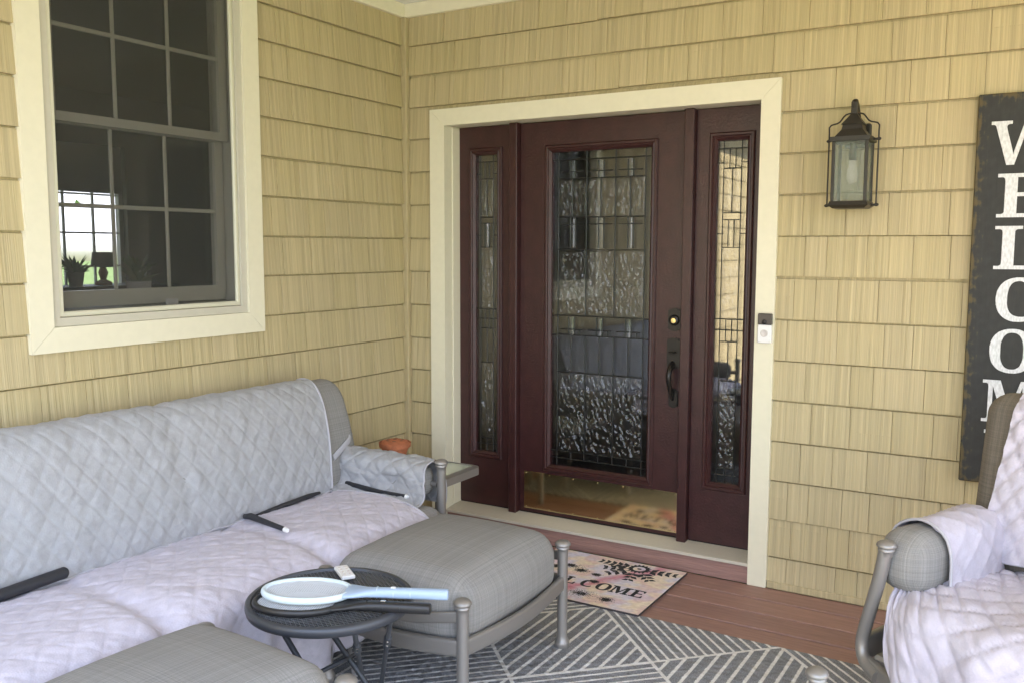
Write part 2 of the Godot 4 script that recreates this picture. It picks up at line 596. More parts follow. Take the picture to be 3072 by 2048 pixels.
func _ready() -> void:
	rng.seed = 7
	# camera
	var cam := Camera3D.new()
	cam.name = "camera"
	cam.fov = 41.26
	cam.position = Vector3(3.0636, 1.5066, 3.9683)
	cam.rotation_degrees = Vector3(-5.852, 31.029, 0.138)
	cam.near = 0.05
	cam.far = 400.0
	add_child(cam)
	# sky, exposure
	var env := Environment.new()
	env.background_mode = Environment.BG_SKY
	var sky := ProceduralSkyMaterial.new()
	sky.sky_top_color = Color(0.66, 0.74, 0.88)
	sky.sky_horizon_color = Color(0.90, 0.91, 0.94)
	sky.sky_curve = 0.25
	sky.ground_bottom_color = Color(0.35, 0.38, 0.26)
	sky.ground_horizon_color = Color(0.55, 0.56, 0.46)
	sky.sun_angle_max = 20.0
	env.sky = Sky.new()
	env.sky.sky_material = sky
	env.background_energy_multiplier = 1.0
	env.tonemap_mode = Environment.TONE_MAPPER_LINEAR
	env.tonemap_exposure = 6.6
	env.sdfgi_enabled = true
	env.ssao_enabled = true
	env.ssil_enabled = true
	var we := WorldEnvironment.new()
	we.name = "world"
	we.environment = env
	add_child(we)
	# sun behind the house: the porch lies in its shade, the yard is lit
	var sun := DirectionalLight3D.new()
	sun.name = "sun"
	sun.light_color = Color(1.0, 0.96, 0.90)
	sun.light_energy = 1.6
	sun.light_angular_distance = 0.5
	sun.shadow_enabled = true
	add_child(sun)
	sun.look_at_from_position(Vector3(6.0, 7.0, -2.5), Vector3.ZERO)

	make_materials()
	build_yard()
	build_deck()
	build_house()
	build_floor_coverings()
	build_side_table()
	build_sofa()
	build_ottomans()
	build_folding_table()
	build_chair()
	build_wall_things()

func struct(o: Node3D) -> Node3D:
	o.set_meta("kind", "structure")
	return o

func build_yard() -> void:
	var g := MeshInstance3D.new()
	g.name = "lawn"
	var b := MB.new()
	b.box(Vector3(-120, -0.75, -120), Vector3(120, -0.55, 120))
	g.mesh = b.mesh()
	g.material_override = M.grass
	add_child(g)
	struct(g)
	var dw := MeshInstance3D.new()
	dw.name = "driveway"
	dw.mesh = MB.new().box(Vector3(-6.0, -0.56, 4.75), Vector3(16.0, -0.53, 14.0)).mesh()
	dw.material_override = M.concrete
	add_child(dw)
	struct(dw)
	# trees beyond the lawn, behind the photographer
	var trunk := MB.new()
	trunk.tube([Vector3(0, 0, 0), Vector3(0.03, 1.0, 0), Vector3(-0.02, 2.2, 0.05), Vector3(0.05, 3.8, 0)], [0.22, 0.17, 0.14, 0.06], 9)
	for k in 6:
		var a := TAU * k / 6.0 + 0.3
		trunk.tube([Vector3(0, 1.8 + 0.2 * k, 0), Vector3(cos(a) * 0.8, 2.7 + 0.25 * k, sin(a) * 0.8), Vector3(cos(a) * 1.5, 3.2 + 0.3 * k, sin(a) * 1.5)], [0.07, 0.05, 0.02], 6)
	var leaves := MB.new()
	var clumps := []
	for k in 46:
		var p := Vector3(rng.randfn(), rng.randfn() * 0.8, rng.randfn()).normalized() * rng.randf_range(0.5, 1.0)
		clumps.append(Vector3(p.x * 2.3, 4.2 + p.y * 2.1, p.z * 2.3))
	for k in 2600:
		var c: Vector3 = clumps[k % clumps.size()] + Vector3(rng.randfn(), rng.randfn() * 0.7, rng.randfn()) * 0.42
		var u := Vector3(rng.randfn(), rng.randfn(), rng.randfn()).normalized()
		var w := u.cross(Vector3(rng.randfn(), rng.randfn(), rng.randfn())).normalized()
		var s := rng.randf_range(0.10, 0.2)
		leaves.quad(c, c + (u * 0.5 + w * 0.4) * s, c + u * s, c + (u * 0.5 - w * 0.4) * s, Vector3.UP)
	var tm := trunk.mesh()
	var lm := leaves.mesh()
	for p in [[-6.0, 27.0, 1.2], [3.0, 31.0, 1.3], [12.0, 29.0, 1.2], [21.0, 22.0, 1.3], [24.0, 10.0, 1.2], [23.0, 2.0, 1.1], [-9.5, -2.0, 1.0], [-9.0, 1.8, 0.8]]:
		var o := thing("leafy_tree", "leafy green tree standing on the lawn around the house", "tree", Vector3(p[0], -0.55, p[1]), p[0] * 1.7, "trees on the lawn")
		o.scale = Vector3.ONE * p[2]
		part(o, "trunk", tm, M.bark)
		part(o, "crown", lm, M.leaf)

func build_deck() -> void:
	var o := node(self, "deck")
	struct(o)
	var x0 := 0.0
	var x1 := 5.4
	var z := 0.016
	var k := 0
	while z < 4.6:
		var w := 0.1435
		part(o, "board", MB.new().box(Vector3(x0, -0.028, z), Vector3(x1, 0.0, z + w), 0.003).mesh(), M["deck%d" % [0, 2, 1, 0, 1, 2, 2][k % 7]])
		z += 0.1555
		k += 1
	part(o, "joist_frame", MB.new().box(Vector3(0.0, -0.55, 0.02), Vector3(5.38, -0.006, 4.6)).mesh(), M.dark_floor)

func shake_mesh(w: float, sd: int) -> ArrayMesh:
	var r := RandomNumberGenerator.new()
	r.seed = sd
	var b := MB.new()
	var m := maxi(6, int(w / 0.0105))
	var xs := []
	var hs := []
	var lvl := 0.0
	for k in m + 1:
		xs.append(w * k / m + (r.randf_range(-0.25, 0.25) * w / m if k > 0 and k < m else 0.0))
		if r.randf() < 0.35:
			lvl = r.randf_range(-0.0018, 0.0012)
		hs.append(lvl + r.randf_range(-0.0005, 0.0005))
	hs[0] -= 0.0015
	hs[m] -= 0.0015
	# face up to the lock groove, then the set-back nailing strip behind the course above
	var H := 0.1695
	var T := 0.192
	for k in m:
		var a := Vector3(xs[k], 0.0, 0.016 + hs[k])
		var c := Vector3(xs[k + 1], 0.0, 0.016 + hs[k + 1])
		var e := Vector3(xs[k], H, 0.003 + hs[k] * 0.5)
		var f := Vector3(xs[k + 1], H, 0.003 + hs[k + 1] * 0.5)
		b.quad(a, c, f, e, Vector3(0, 0, 1))
		b.quad(a, c, Vector3(c.x, 0, -0.007), Vector3(a.x, 0, -0.007), Vector3(0, -1, 0))
		b.quad(e, f, Vector3(f.x, H + 0.002, -0.007), Vector3(e.x, H + 0.002, -0.007), Vector3(0, 1, 0))
	b.quad(Vector3(0, H + 0.002, -0.007), Vector3(w, H + 0.002, -0.007), Vector3(w, T, -0.007), Vector3(0, T, -0.007), Vector3(0, 0, 1))
	b.quad(Vector3(0, 0, -0.007), Vector3(0, 0, 0.016 + hs[0]), Vector3(0, H, 0.003), Vector3(0, H, -0.007), Vector3(-1, 0, 0))
	b.quad(Vector3(w, 0, -0.007), Vector3(w, 0, 0.016 + hs[m]), Vector3(w, H, 0.003), Vector3(w, H, -0.007), Vector3(1, 0, 0))
	for k in b.t.size():
		b.t[k] += Vector2(sd * 0.137, sd * 0.071)
	return b.mesh()

var shakes := []

# one course of shakes between a and b (in the wall's drawing plane), bottoms at y
func course(wall: Node3D, a: float, b: float, y: float, h: float, basis: Basis, hstretch := 0.0) -> void:
	var x := a
	if hstretch == 0.0:
		hstretch = h / 0.178
	var gap := 0.0014
	var step := 0.0
	var left := 0
	while x < b - 0.004:
		if left <= 0:
			left = rng.randi_range(4, 9)
			step = rng.randf_range(-0.0008, 0.0008) if rng.randf() < 0.88 else rng.randf_range(-0.009, 0.006)
		left -= 1
		var pick: Array = shakes[rng.randi() % shakes.size()]
		var w: float = pick[0]
		var rest := b - x - w
		var use := w
		if rest < 0.055:
			use = b - x
		var sx := (use - gap) / w
		var xf := Transform3D(basis * Basis.from_scale(Vector3(sx, hstretch, 1)), basis * Vector3(x + gap * 0.5, y + step * hstretch, 0))
		part(wall, "shingle", pick[1], M["shake%d" % (rng.randi() % 5)], xf)
		x += use

# courses beyond the part of a wall that the picture shows, as one mesh
func field(wall: Node3D, a: float, b: float, basis: Basis) -> void:
	var m := MB.new()
	var top := 2.735
	for y in ROWS:
		var x := a
		while x < b - 0.01:
			var w := minf(rng.randf_range(0.10, 0.22), b - x)
			var d := rng.randf_range(0.011, 0.014)
			m.quad(Vector3(x, y, d), Vector3(x + w - 0.003, y, d), Vector3(x + w - 0.003, top + 0.02, 0), Vector3(x, top + 0.02, 0), Vector3(0, 0, 1))
			m.quad(Vector3(x, y, d), Vector3(x + w - 0.003, y, d), Vector3(x + w - 0.003, y, -0.006), Vector3(x, y, -0.006), Vector3(0, -1, 0))
			x += w
		top = y
	var o := part(wall, "shingle_field", m.mesh(), M.siding, Transform3D(basis, Vector3.ZERO))
	o.set_meta("kind", "stuff")

func build_house() -> void:
	var house := thing("house", "tan shingle-sided house with cream trim, maroon entry door and covered porch", "house")
	for k in 14:
		var w: float = [0.09, 0.11, 0.125, 0.135, 0.145, 0.155, 0.165, 0.175, 0.185, 0.195, 0.21, 0.225, 0.16, 0.14][k]
		shakes.append([w, shake_mesh(w, 40 + k)])
	var front := Basis.IDENTITY
	# entry wall, with the door opening
	var ew := part(house, "entry_wall", MB.new()
		.box(Vector3(-0.17, -0.5, -0.20), Vector3(0.235, 2.79, -0.009))
		.box(Vector3(0.235, 2.185, -0.20), Vector3(1.975, 2.79, -0.009))
		.box(Vector3(1.975, -0.5, -0.20), Vector3(5.40, 2.79, -0.009)).mesh(), M.siding)
	var top := 2.735
	for n in ROWS.size() - 1:
		var y: float = ROWS[n]
		if n <= 2:
			course(ew, 0.036, 3.55, y, top - y, front)
		elif n == 3:
			course(ew, 0.036, 0.24, y, top - y, front)
			course(ew, 0.24, 1.96, 2.17, 0.085, front, 0.44)
			course(ew, 1.96, 3.55, y, top - y, front)
		else:
			course(ew, 0.036, 0.24, y, top - y, front)
			course(ew, 1.96, 3.55, y, top - y, front)
		top = y
	field(ew, 3.55, 5.38, front)
	# last, cut course above the base trim
	course(ew, 1.96, 3.55, 0.035, 0.1, front, 0.62)
	# side wall, with the window opening (local x = -z)
	var sw := part(house, "side_wall", MB.new()
		.box(Vector3(-0.17, -0.5, -0.01), Vector3(-0.009, 2.79, 1.118))
		.box(Vector3(-0.17, -0.5, 1.118), Vector3(-0.009, 1.19, 2.098))
		.box(Vector3(-0.17, 2.655, 1.118), Vector3(-0.009, 2.79, 2.098))
		.box(Vector3(-0.17, -0.5, 2.098), Vector3(-0.009, 2.79, 8.0)).mesh(), M.siding)
	top = 2.735
	for n in ROWS.size() - 1:
		var y: float = ROWS[n]
		if n <= 8:
			course(sw, -2.75, -2.11, y, top - y, SIDE)
			course(sw, -1.105, -0.036, y, top - y, SIDE)
		else:
			course(sw, -2.75, -0.036, y, top - y, SIDE)
		top = y
	field(sw, -8.0, -2.75, SIDE)
	part(house, "corner_post", MB.new().box(Vector3(-0.006, 0.03, -0.006), Vector3(0.034, 2.72, 0.034), 0.003).mesh(), M.siding)
	# base trim and frieze boards
	part(house, "base_trim", MB.new().box(Vector3(2.02, 0.002, -0.005), Vector3(5.38, 0.034, 0.020), 0.003).mesh(), M.siding)
	part(house, "frieze_board", MB.new().box(Vector3(0.0, 2.72, -0.008), Vector3(5.38, 2.79, 0.024), 0.003).mesh(), M.cream)
	part(house, "frieze_board", MB.new().box(Vector3(-0.008, 2.72, 0.0245), Vector3(0.024, 2.79, 3.315), 0.003).mesh(), M.cream)
	# porch ceiling of tongue-and-groove boards, its beams and posts, the roof
	var pc := part(house, "porch_ceiling", MB.new().box(Vector3(-0.02, 2.802, -0.02), Vector3(5.40, 2.85, 3.52)).mesh(), M.ceiling)
	for k in 53:
		part(pc, "board", MB.new().box(Vector3(0.0 + k * 0.102, 2.79, 0.0), Vector3(k * 0.102 + 0.0995, 2.802, 3.5), 0.002).mesh() if k == 0 else pc.get_child(0).mesh, M.ceiling, Transform3D(Basis(), Vector3(k * 0.102, 0, 0)))
	part(house, "porch_beam", MB.new().box(Vector3(0.03, 2.50, 3.32), Vector3(5.40, 2.789, 3.48), 0.004).mesh(), M.cream)
	part(house, "porch_beam", MB.new().box(Vector3(5.22, 2.50, 0.03), Vector3(5.38, 2.789, 3.315), 0.004).mesh(), M.cream)
	for p in [[5.30, 3.40]]:
		part(house, "porch_post", MB.new().box(Vector3(p[0] - 0.07, 0.001, p[1] - 0.07), Vector3(p[0] + 0.07, 2.499, p[1] + 0.07), 0.006).mesh(), M.cream)
	part(house, "roof", MB.new().box(Vector3(-5.0, 2.90, -5.0), Vector3(5.7, 3.05, 3.62)).box(Vector3(-5.0, 2.90, 3.62), Vector3(0.35, 3.05, 8.3)).mesh(), M.dark_floor)
	build_rooms(house)
	build_entry(house)
	build_window(house)

func build_rooms(house: Node3D) -> void:
	# dim rooms behind the panes: a hall behind the door, a living room behind the window with a window of its own in the far wall
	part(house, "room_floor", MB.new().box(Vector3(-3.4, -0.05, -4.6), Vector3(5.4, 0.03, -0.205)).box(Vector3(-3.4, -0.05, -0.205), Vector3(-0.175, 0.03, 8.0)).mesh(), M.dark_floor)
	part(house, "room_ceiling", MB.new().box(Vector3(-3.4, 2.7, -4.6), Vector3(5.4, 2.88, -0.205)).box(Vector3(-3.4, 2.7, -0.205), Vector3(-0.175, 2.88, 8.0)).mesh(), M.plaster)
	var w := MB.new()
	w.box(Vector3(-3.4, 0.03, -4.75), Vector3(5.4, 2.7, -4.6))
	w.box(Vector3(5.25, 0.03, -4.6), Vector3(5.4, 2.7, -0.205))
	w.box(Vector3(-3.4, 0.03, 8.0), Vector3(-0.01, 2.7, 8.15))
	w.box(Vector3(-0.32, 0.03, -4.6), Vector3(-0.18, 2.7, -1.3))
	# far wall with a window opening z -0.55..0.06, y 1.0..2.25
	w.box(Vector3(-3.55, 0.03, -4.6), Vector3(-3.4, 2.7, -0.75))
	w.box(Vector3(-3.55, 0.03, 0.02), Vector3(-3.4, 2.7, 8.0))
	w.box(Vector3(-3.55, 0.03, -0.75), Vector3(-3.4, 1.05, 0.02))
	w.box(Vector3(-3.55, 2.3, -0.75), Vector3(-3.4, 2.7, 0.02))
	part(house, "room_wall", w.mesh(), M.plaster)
	var xf := Transform3D(SIDE, Vector3(-3.47, 0, 0))
	var far := part(house, "far_window", MB.new().ring(-0.02, 0.75, 1.05, 2.3, [Vector2(0, -0.02), Vector2(0, 0.02), Vector2(0.04, 0.02), Vector2(0.04, -0.02)]).mesh(), M.shade_cloth, xf)
	for k in [0.24, 0.49]:
		part(far, "muntin", MB.new().box(Vector3(k - 0.007, 1.09, -0.01), Vector3(k + 0.007, 2.26, 0.01)).mesh(), M.shade_cloth)
	for k in [1.36, 1.62, 1.92]:
		part(far, "muntin", MB.new().box(Vector3(0.02, k - 0.007, -0.008), Vector3(0.71, k + 0.007, 0.008)).mesh(), M.shade_cloth)
	part(far, "roller_shade", MB.new().box(Vector3(0.0, 1.93, 0.035), Vector3(0.73, 2.3, 0.045)).mesh(), M.shade_cloth)
	# table with a lamp and two plants in front of it
	var tb := thing("console_table", "dark narrow table seen through the window, under the far window", "table", Vector3(-3.0, 0.03, -0.2))
	part(tb, "top", MB.new().box(Vector3(-0.2, 1.17, -0.55), Vector3(0.2, 1.2, 0.5), 0.004).mesh(), M.dark_floor)
	for sx in [-0.17, 0.17]:
		for sz in [-0.5, 0.45]:
			part(tb, "leg", MB.new().box(Vector3(sx - 0.02, 0, sz - 0.02), Vector3(sx + 0.02, 1.17, sz + 0.02)).mesh(), M.dark_floor)
	var lp := thing("table_lamp", "small table lamp with a pale drum shade inside the far room", "lamp", Vector3(-2.98, 1.231, -0.22))
	part(lp, "base", MB.new().lathe([Vector2(0, 0), Vector2(0.06, 0), Vector2(0.06, 0.02), Vector2(0.02, 0.04), Vector2(0.035, 0.09), Vector2(0.012, 0.15), Vector2(0, 0.15)], 14).mesh(), M.terracotta)
	part(lp, "shade", MB.new().lathe([Vector2(0.085, 0.13), Vector2(0.07, 0.24)], 18).mesh(), M.shade_cloth)
	var leaf := MB.new()
	for k in 60:
		var a := rng.randf() * TAU
		var q := Vector3(cos(a), rng.randf_range(0.4, 2.0), sin(a)).normalized()
		var s := q.cross(Vector3.UP).normalized() * 0.012
		var l := rng.randf_range(0.08, 0.2)
		leaf.quad(q * 0.02 + Vector3(0, 0.08, 0), q * l * 0.6 + s + Vector3(0, 0.08, 0), q * l + Vector3(0, 0.06, 0), q * l * 0.6 - s + Vector3(0, 0.08, 0), Vector3.UP)
	for p in [[Vector3(-2.95, 1.231, 0.02), "leafy house plant beside the lamp at the far window's frame"], [Vector3(-2.95, 1.231, -0.50), "leafy house plant at the other end of the far table"]]:
		var o := thing("house_plant", p[1], "plant", p[0], 0.0, "house plants in the far room")
		part(o, "pot", MB.new().lathe([Vector2(0, 0), Vector2(0.045, 0), Vector2(0.06, 0.1), Vector2(0.05, 0.1), Vector2(0, 0.09)], 14).mesh(), M.shade_cloth)
		part(o, "foliage", leaf.mesh(), M.leaf)
	var sp := thing("window_sill_plant", "small potted plant on the inner sill behind the lower sash", "plant", Vector3(-0.26, 1.275, 1.50))
	part(sp, "pot", MB.new().lathe([Vector2(0, 0), Vector2(0.04, 0), Vector2(0.052, 0.09), Vector2(0.042, 0.09), Vector2(0, 0.08)], 16).mesh(), M.shade_cloth)
	part(sp, "foliage", leaf.mesh(), M.leaf, Transform3D(Basis.from_scale(Vector3.ONE * 0.6), Vector3(0, 0.03, 0)))

func build_entry(house: Node3D) -> void:
	# casing boards, mitred at the head
	var casing := node(house, "door_casing")
	var a0 := 0.182
	var a1 := 0.2745
	var b0 := 1.934
	var b1 := 2.018
	var h0 := 2.142
	var h1 := 2.228
	part(casing, "casing_board", MB.new().poly(PackedVector2Array([Vector2(a0, 0.002), Vector2(a1, 0.002), Vector2(a1, h0), Vector2(a0, h1 - 0.0008)]), -0.006, 0.026).mesh(), M.cream)
	part(casing, "casing_board", MB.new().poly(PackedVector2Array([Vector2(b0, 0.002), Vector2(b1, 0.002), Vector2(b1, h1 - 0.0008), Vector2(b0, h0)]), -0.006, 0.026).mesh(), M.cream)
	part(casing, "casing_board", MB.new().poly(PackedVector2Array([Vector2(a1 + 0.0008, h0), Vector2(b0 - 0.0008, h0), Vector2(b1 - 0.0008, h1), Vector2(a0 + 0.0008, h1)]), -0.006, 0.026).mesh(), M.cream)
	# jambs and head, stepped
	var jamb := node(house, "door_jamb")
	part(jamb, "jamb_board", MB.new().box(Vector3(0.236, 0.095, -0.19), Vector3(0.272, 2.16, -0.0065)).box(Vector3(0.2725, 0.11, -0.19), Vector3(0.279, 2.14, -0.045), 0.002).mesh(), M.cream)
	part(jamb, "jamb_board", MB.new().box(Vector3(1.937, 0.095, -0.19), Vector3(1.974, 2.16, -0.0065)).box(Vector3(1.930, 0.11, -0.19), Vector3(1.9365, 2.14, -0.045), 0.002).mesh(), M.cream)
	part(jamb, "head_board", MB.new().box(Vector3(0.2725, 2.146, -0.19), Vector3(1.9365, 2.184, -0.0065)).mesh(), M.cream)
	# sill, sloping outward, and the riser board below it
	part(house, "sill", MB.new().poly(PackedVector2Array([Vector2(-0.026, 0.084), Vector2(0.19, 0.084), Vector2(0.19, 0.118), Vector2(0.10, 0.112), Vector2(-0.022, 0.098), Vector2(-0.026, 0.095)]), 0.2752, 1.9332, Transform3D(Basis(Vector3(0, 0, -1), Vector3(0, 1, 0), Vector3(1, 0, 0)), Vector3.ZERO)).mesh(), M.sill)
	part(house, "riser_board", MB.new().box(Vector3(0.2752, 0.001, -0.02), Vector3(1.9332, 0.0835, 0.014), 0.002).mesh(), M.deck1)
	# mullion posts between door and sidelights
	for x in [0.611, 1.555]:
		part(house, "mullion", MB.new().box(Vector3(x, 0.1085, -0.17), Vector3(x + 0.046, 2.145, -0.073), 0.003).mesh(), M.maroon)
	# door
	var zf := -0.111
	var door := part(house, "entry_door", MB.new().holed(Rect2(0.660, 0.121, 0.892, 2.020), Rect2(0.838, 0.385, 0.553, 1.609), -0.156, zf).mesh(), M.maroon)
	door.set_meta("label", "maroon entry door with a leaded glass light and brass kick plate")
	part(door, "sweep", MB.new().box(Vector3(0.661, 0.111, -0.15), Vector3(1.551, 0.1205, -0.112)).mesh(), M.hardware)
	var prof := [Vector2(0, zf - 0.001), Vector2(0, zf + 0.006), Vector2(0.006, zf + 0.013), Vector2(0.014, zf + 0.013), Vector2(0.018, zf + 0.008), Vector2(0.024, zf + 0.010), Vector2(0.036, zf - 0.002), Vector2(0.038, zf - 0.014)]
	part(door, "light_frame", MB.new().ring(0.806, 1.415, 0.352, 2.024, prof).mesh(), M.maroon)
	leaded(door, 0.8435, 1.3775, 0.3895, 1.9865, zf - 0.012)
	part(door, "kick_plate", MB.new().box(Vector3(0.688, 0.137, zf + 0.0005), Vector3(1.546, 0.336, zf + 0.002), 0.0006).mesh(), M.brass)
	for x in [0.70, 0.84, 0.98, 1.12, 1.26, 1.40, 1.535]:
		for y in [0.145, 0.328]:
			part(door, "screw", MB.new().lathe([Vector2(0.0035, 0), Vector2(0.0025, 0.0015), Vector2(0, 0.002)], 8, Transform3D(Basis(Vector3(1, 0, 0), Vector3(0, 0, 1), Vector3(0, -1, 0)), Vector3(x, y, zf + 0.002))).mesh(), M.key_brass)
	# deadbolt and handle set
	var out := Basis(Vector3(1, 0, 0), Vector3(0, 0, 1), Vector3(0, -1, 0))   # lathe axis out of the door
	var cx := 1.515
	part(door, "deadbolt", plate(0.066, 0.085, 0.011, Vector3(cx, 1.172, zf)), M.hardware)
	part(door, "cylinder", MB.new().lathe([Vector2(0.026, 0.008), Vector2(0.026, 0.016), Vector2(0.021, 0.024), Vector2(0.013, 0.025), Vector2(0, 0.025)], 20, Transform3D(out, Vector3(cx, 1.170, zf))).mesh(), M.hardware)
	part(door, "keyhole", MB.new().lathe([Vector2(0.0115, 0.024), Vector2(0.0115, 0.027), Vector2(0, 0.0275)], 16, Transform3D(out, Vector3(cx, 1.168, zf))).mesh(), M.key_brass)
	part(door, "handle_set", plate(0.070, 0.125, 0.013, Vector3(cx, 1.012, zf)), M.hardware)
	part(door, "thumb_latch", MB.new().box(Vector3(cx - 0.014, 1.014, zf + 0.012), Vector3(cx + 0.014, 1.022, zf + 0.048), 0.003).mesh(), M.hardware)
	var gp := []
	var gr := []
	for k in 15:
		var s := k / 14.0
		gp.append(Vector3(cx - 0.004, 0.965 - 0.175 * s + 0.012 * sin(s * PI), zf + 0.010 + 0.052 * sin(PI * pow(s, 0.8))))
		gr.append(lerpf(0.013, 0.008, s) + 0.002 * sin(s * PI))
	part(door, "grip", MB.new().tube(gp, gr, 12).mesh(), M.hardware)
	part(door, "foot_plate", plate(0.046, 0.070, 0.011, Vector3(cx, 0.797, zf)), M.hardware)
	# sidelights
	for q in [[0.2795, 0.609, 0.345, 0.551], [1.603, 1.9298, 1.666, 1.876]]:
		var r: float = 0.036
		var sl := part(house, "sidelight", MB.new().holed(Rect2(q[0], 0.119, q[1] - q[0], 2.024), Rect2(q[2] + r - 0.006, 0.408, q[3] - q[2] - 2 * r + 0.012, 1.592), -0.156, zf).mesh(), M.maroon)
		part(sl, "light_frame", MB.new().ring(q[2], q[3], 0.376, 2.032, prof).mesh(), M.maroon)
		part(sl, "sweep", MB.new().box(Vector3(q[0] + 0.001, 0.110, -0.15), Vector3(q[1] - 0.001, 0.1185, -0.113)).mesh(), M.hardware)
		leaded_side(sl, q[2] + r, q[3] - r, 0.413, 1.995, zf - 0.012)

# shaped back plate with a bowed head and foot
func plate(w: float, h: float, d: float, at: Vector3) -> ArrayMesh:
	var p := PackedVector2Array()
	var x := w * 0.5
	var y := h * 0.5
	for k in 9:
		var s := lerpf(-1, 1, k / 8.0)
		p.append(Vector2(s * x, -y - 0.012 * cos(s * PI * 0.5) * (1 if absf(s) < 0.8 else 0)))
	for k in 9:
		var s := lerpf(1, -1, k / 8.0)
		p.append(Vector2(s * x, y + 0.012 * cos(s * PI * 0.5) * (1 if absf(s) < 0.8 else 0)))
	var q := PackedVector2Array()
	for c in p:
		q.append(c * 0.9)
	var b := MB.new().poly(p, 0.0, d * 0.7, Transform3D(Basis(), at))
	b.poly(q, d * 0.7, d, Transform3D(Basis(), at))
	return b.mesh()

func came(parent: Node3D, a: Vector2, b: Vector2, z: float, w := 0.005) -> void:
	var m := MB.new()
	m.bar(Vector3(a.x, a.y, z), Vector3(b.x, b.y, z), w, 0.006, Vector3(0, 0, 1), 0.0015)
	part(parent, "came", m.mesh(), M.came)

# hammered glass tile with a real uneven face
func tile(parent: Node3D, x0: float, x1: float, y0: float, y1: float, z: float, sd: int) -> void:
	var f := noise(sd, 42.0, 2)
	var g := noise(sd + 9, 18.0, 2)
	var nu := maxi(5, int((x1 - x0) / 0.004))
	var nv := maxi(6, int((y1 - y0) / 0.005))
	var P := PackedVector3Array()
	for j in nv + 1:
		for i in nu + 1:
			var e := 0.0 if i == 0 or j == 0 or i == nu or j == nv else 1.0
			var x := lerpf(x0, x1, float(i) / nu)
			var y := lerpf(y0, y1, float(j) / nv)
			P.append(Vector3(x, y, z + 0.001 + e * (0.004 + 0.0066 * f.get_noise_2d(x + 0.25 * y, y * 0.6) + 0.005 * g.get_noise_2d(x, y * 0.6))))
	var b := MB.new().grid(P, nu + 1, nv + 1)
	part(parent, "textured_pane", b.mesh(), M.rough_glass)

func bevels(parent: Node3D, x: float, w: float, y0: float, y1: float, z: float) -> void:
	part(parent, "bevel_strip", MB.new().poly(PackedVector2Array([Vector2(-w * 0.5, 0.0005), Vector2(w * 0.5, 0.0005), Vector2(w * 0.18, 0.005), Vector2(-w * 0.18, 0.005)]), 0, y1 - y0, Transform3D(Basis(Vector3(1, 0, 0), Vector3(0, 0, 1), Vector3(0, -1, 0)).rotated(Vector3.UP, 0.0), Vector3(x, y1, z))).mesh(), M.bevel)

func leaded(door: Node3D, x0: float, x1: float, y0: float, y1: float, z: float) -> void:
	for dz in [0.0, 0.011]:
		part(door, "glass_pane", MB.new().box(Vector3(x0 - 0.003, y0 - 0.003, z - 0.005 - dz), Vector3(x1 + 0.003, y1 + 0.003, z - dz)).mesh(), M.pane)
	var W := x1 - x0
	var H := y1 - y0
	var X := func(u: float) -> float: return x0 + W * u
	var Y := func(v: float) -> float: return y1 - H * v
	var zz := z + 0.003
	# verticals and cross bars: [u0, v0, u1, v1]
	var L := [[0.065, 0.0, 0.065, 1.0], [0.945, 0.0, 0.945, 1.0]]
	for v in [0.025, 0.083, 0.203, 0.305, 0.513, 0.574, 0.694, 0.951]:
		L.append([0.0 if v in [0.025, 0.951] else 0.065, v, 1.0 if v in [0.025, 0.951] else 0.945, v])
	L.append_array([[0.0, 0.514, 0.065, 0.514], [0.945, 0.514, 1.0, 0.514], [0.0, 0.575, 0.065, 0.575], [0.945, 0.575, 1.0, 0.575], [0.0, 0.975, 1.0, 0.975]])
	for k in [1, 2]:
		var u = 0.065 + 0.88 * k / 3.0
		L.append_array([[u, 0.0, u, 0.513], [u, 0.574, u, 0.975]])
	for k in 3:
		var u := 0.065 + 0.88 * (k + 0.5) / 3.0
		L.append_array([[u, 0.083, u, 0.203], [u, 0.574, u, 0.694], [u, 0.951, u, 0.975]])
		L.append_array([[u - 0.12, 0.062, u + 0.12, 0.062], [u - 0.025, 0.03, u - 0.025, 0.083], [u + 0.03, 0.03, u + 0.03, 0.083]])
		L.append_array([[u - 0.12, 0.225, u + 0.12, 0.225], [u - 0.02, 0.203, u - 0.02, 0.30], [u + 0.035, 0.203, u + 0.035, 0.30]])
		L.append_array([[u - 0.12, 0.556, u + 0.12, 0.556], [u - 0.03, 0.516, u - 0.03, 0.574], [u + 0.03, 0.516, u + 0.03, 0.574], [u + 0.085, 0.556, u + 0.085, 0.574]])
	for l in L:
		came(door, Vector2(X.call(l[0]), Y.call(l[1])), Vector2(X.call(l[2]), Y.call(l[3])), zz)
	var g := 0.004
	for k in 3:
		var ua := 0.065 + 0.88 * k / 3.0
		var ub := 0.065 + 0.88 * (k + 1) / 3.0
		var um := (ua + ub) * 0.5
		tile(door, X.call(ua) + g, X.call(um) - g, Y.call(0.203) + g, Y.call(0.083) - g, z, 100 + k)
		tile(door, X.call(um) + g, X.call(ub) - g, Y.call(0.203) + g, Y.call(0.083) - g, z, 110 + k)
		tile(door, X.call(ua) + g, X.call(ub) - g, Y.call(0.513) + g, Y.call(0.305) - g, z, 120 + k)
		tile(door, X.call(ua) + g, X.call(ub) - g, Y.call(0.951) + g, Y.call(0.694) - g, z, 130 + k)
		bevels(door, X.call(um + 0.005), 0.018, Y.call(0.30), Y.call(0.207), z)
		bevels(door, X.call(um + 0.0), 0.022, Y.call(0.572), Y.call(0.518), z)
		bevels(door, X.call(um + 0.0), 0.020, Y.call(0.081), Y.call(0.03), z)

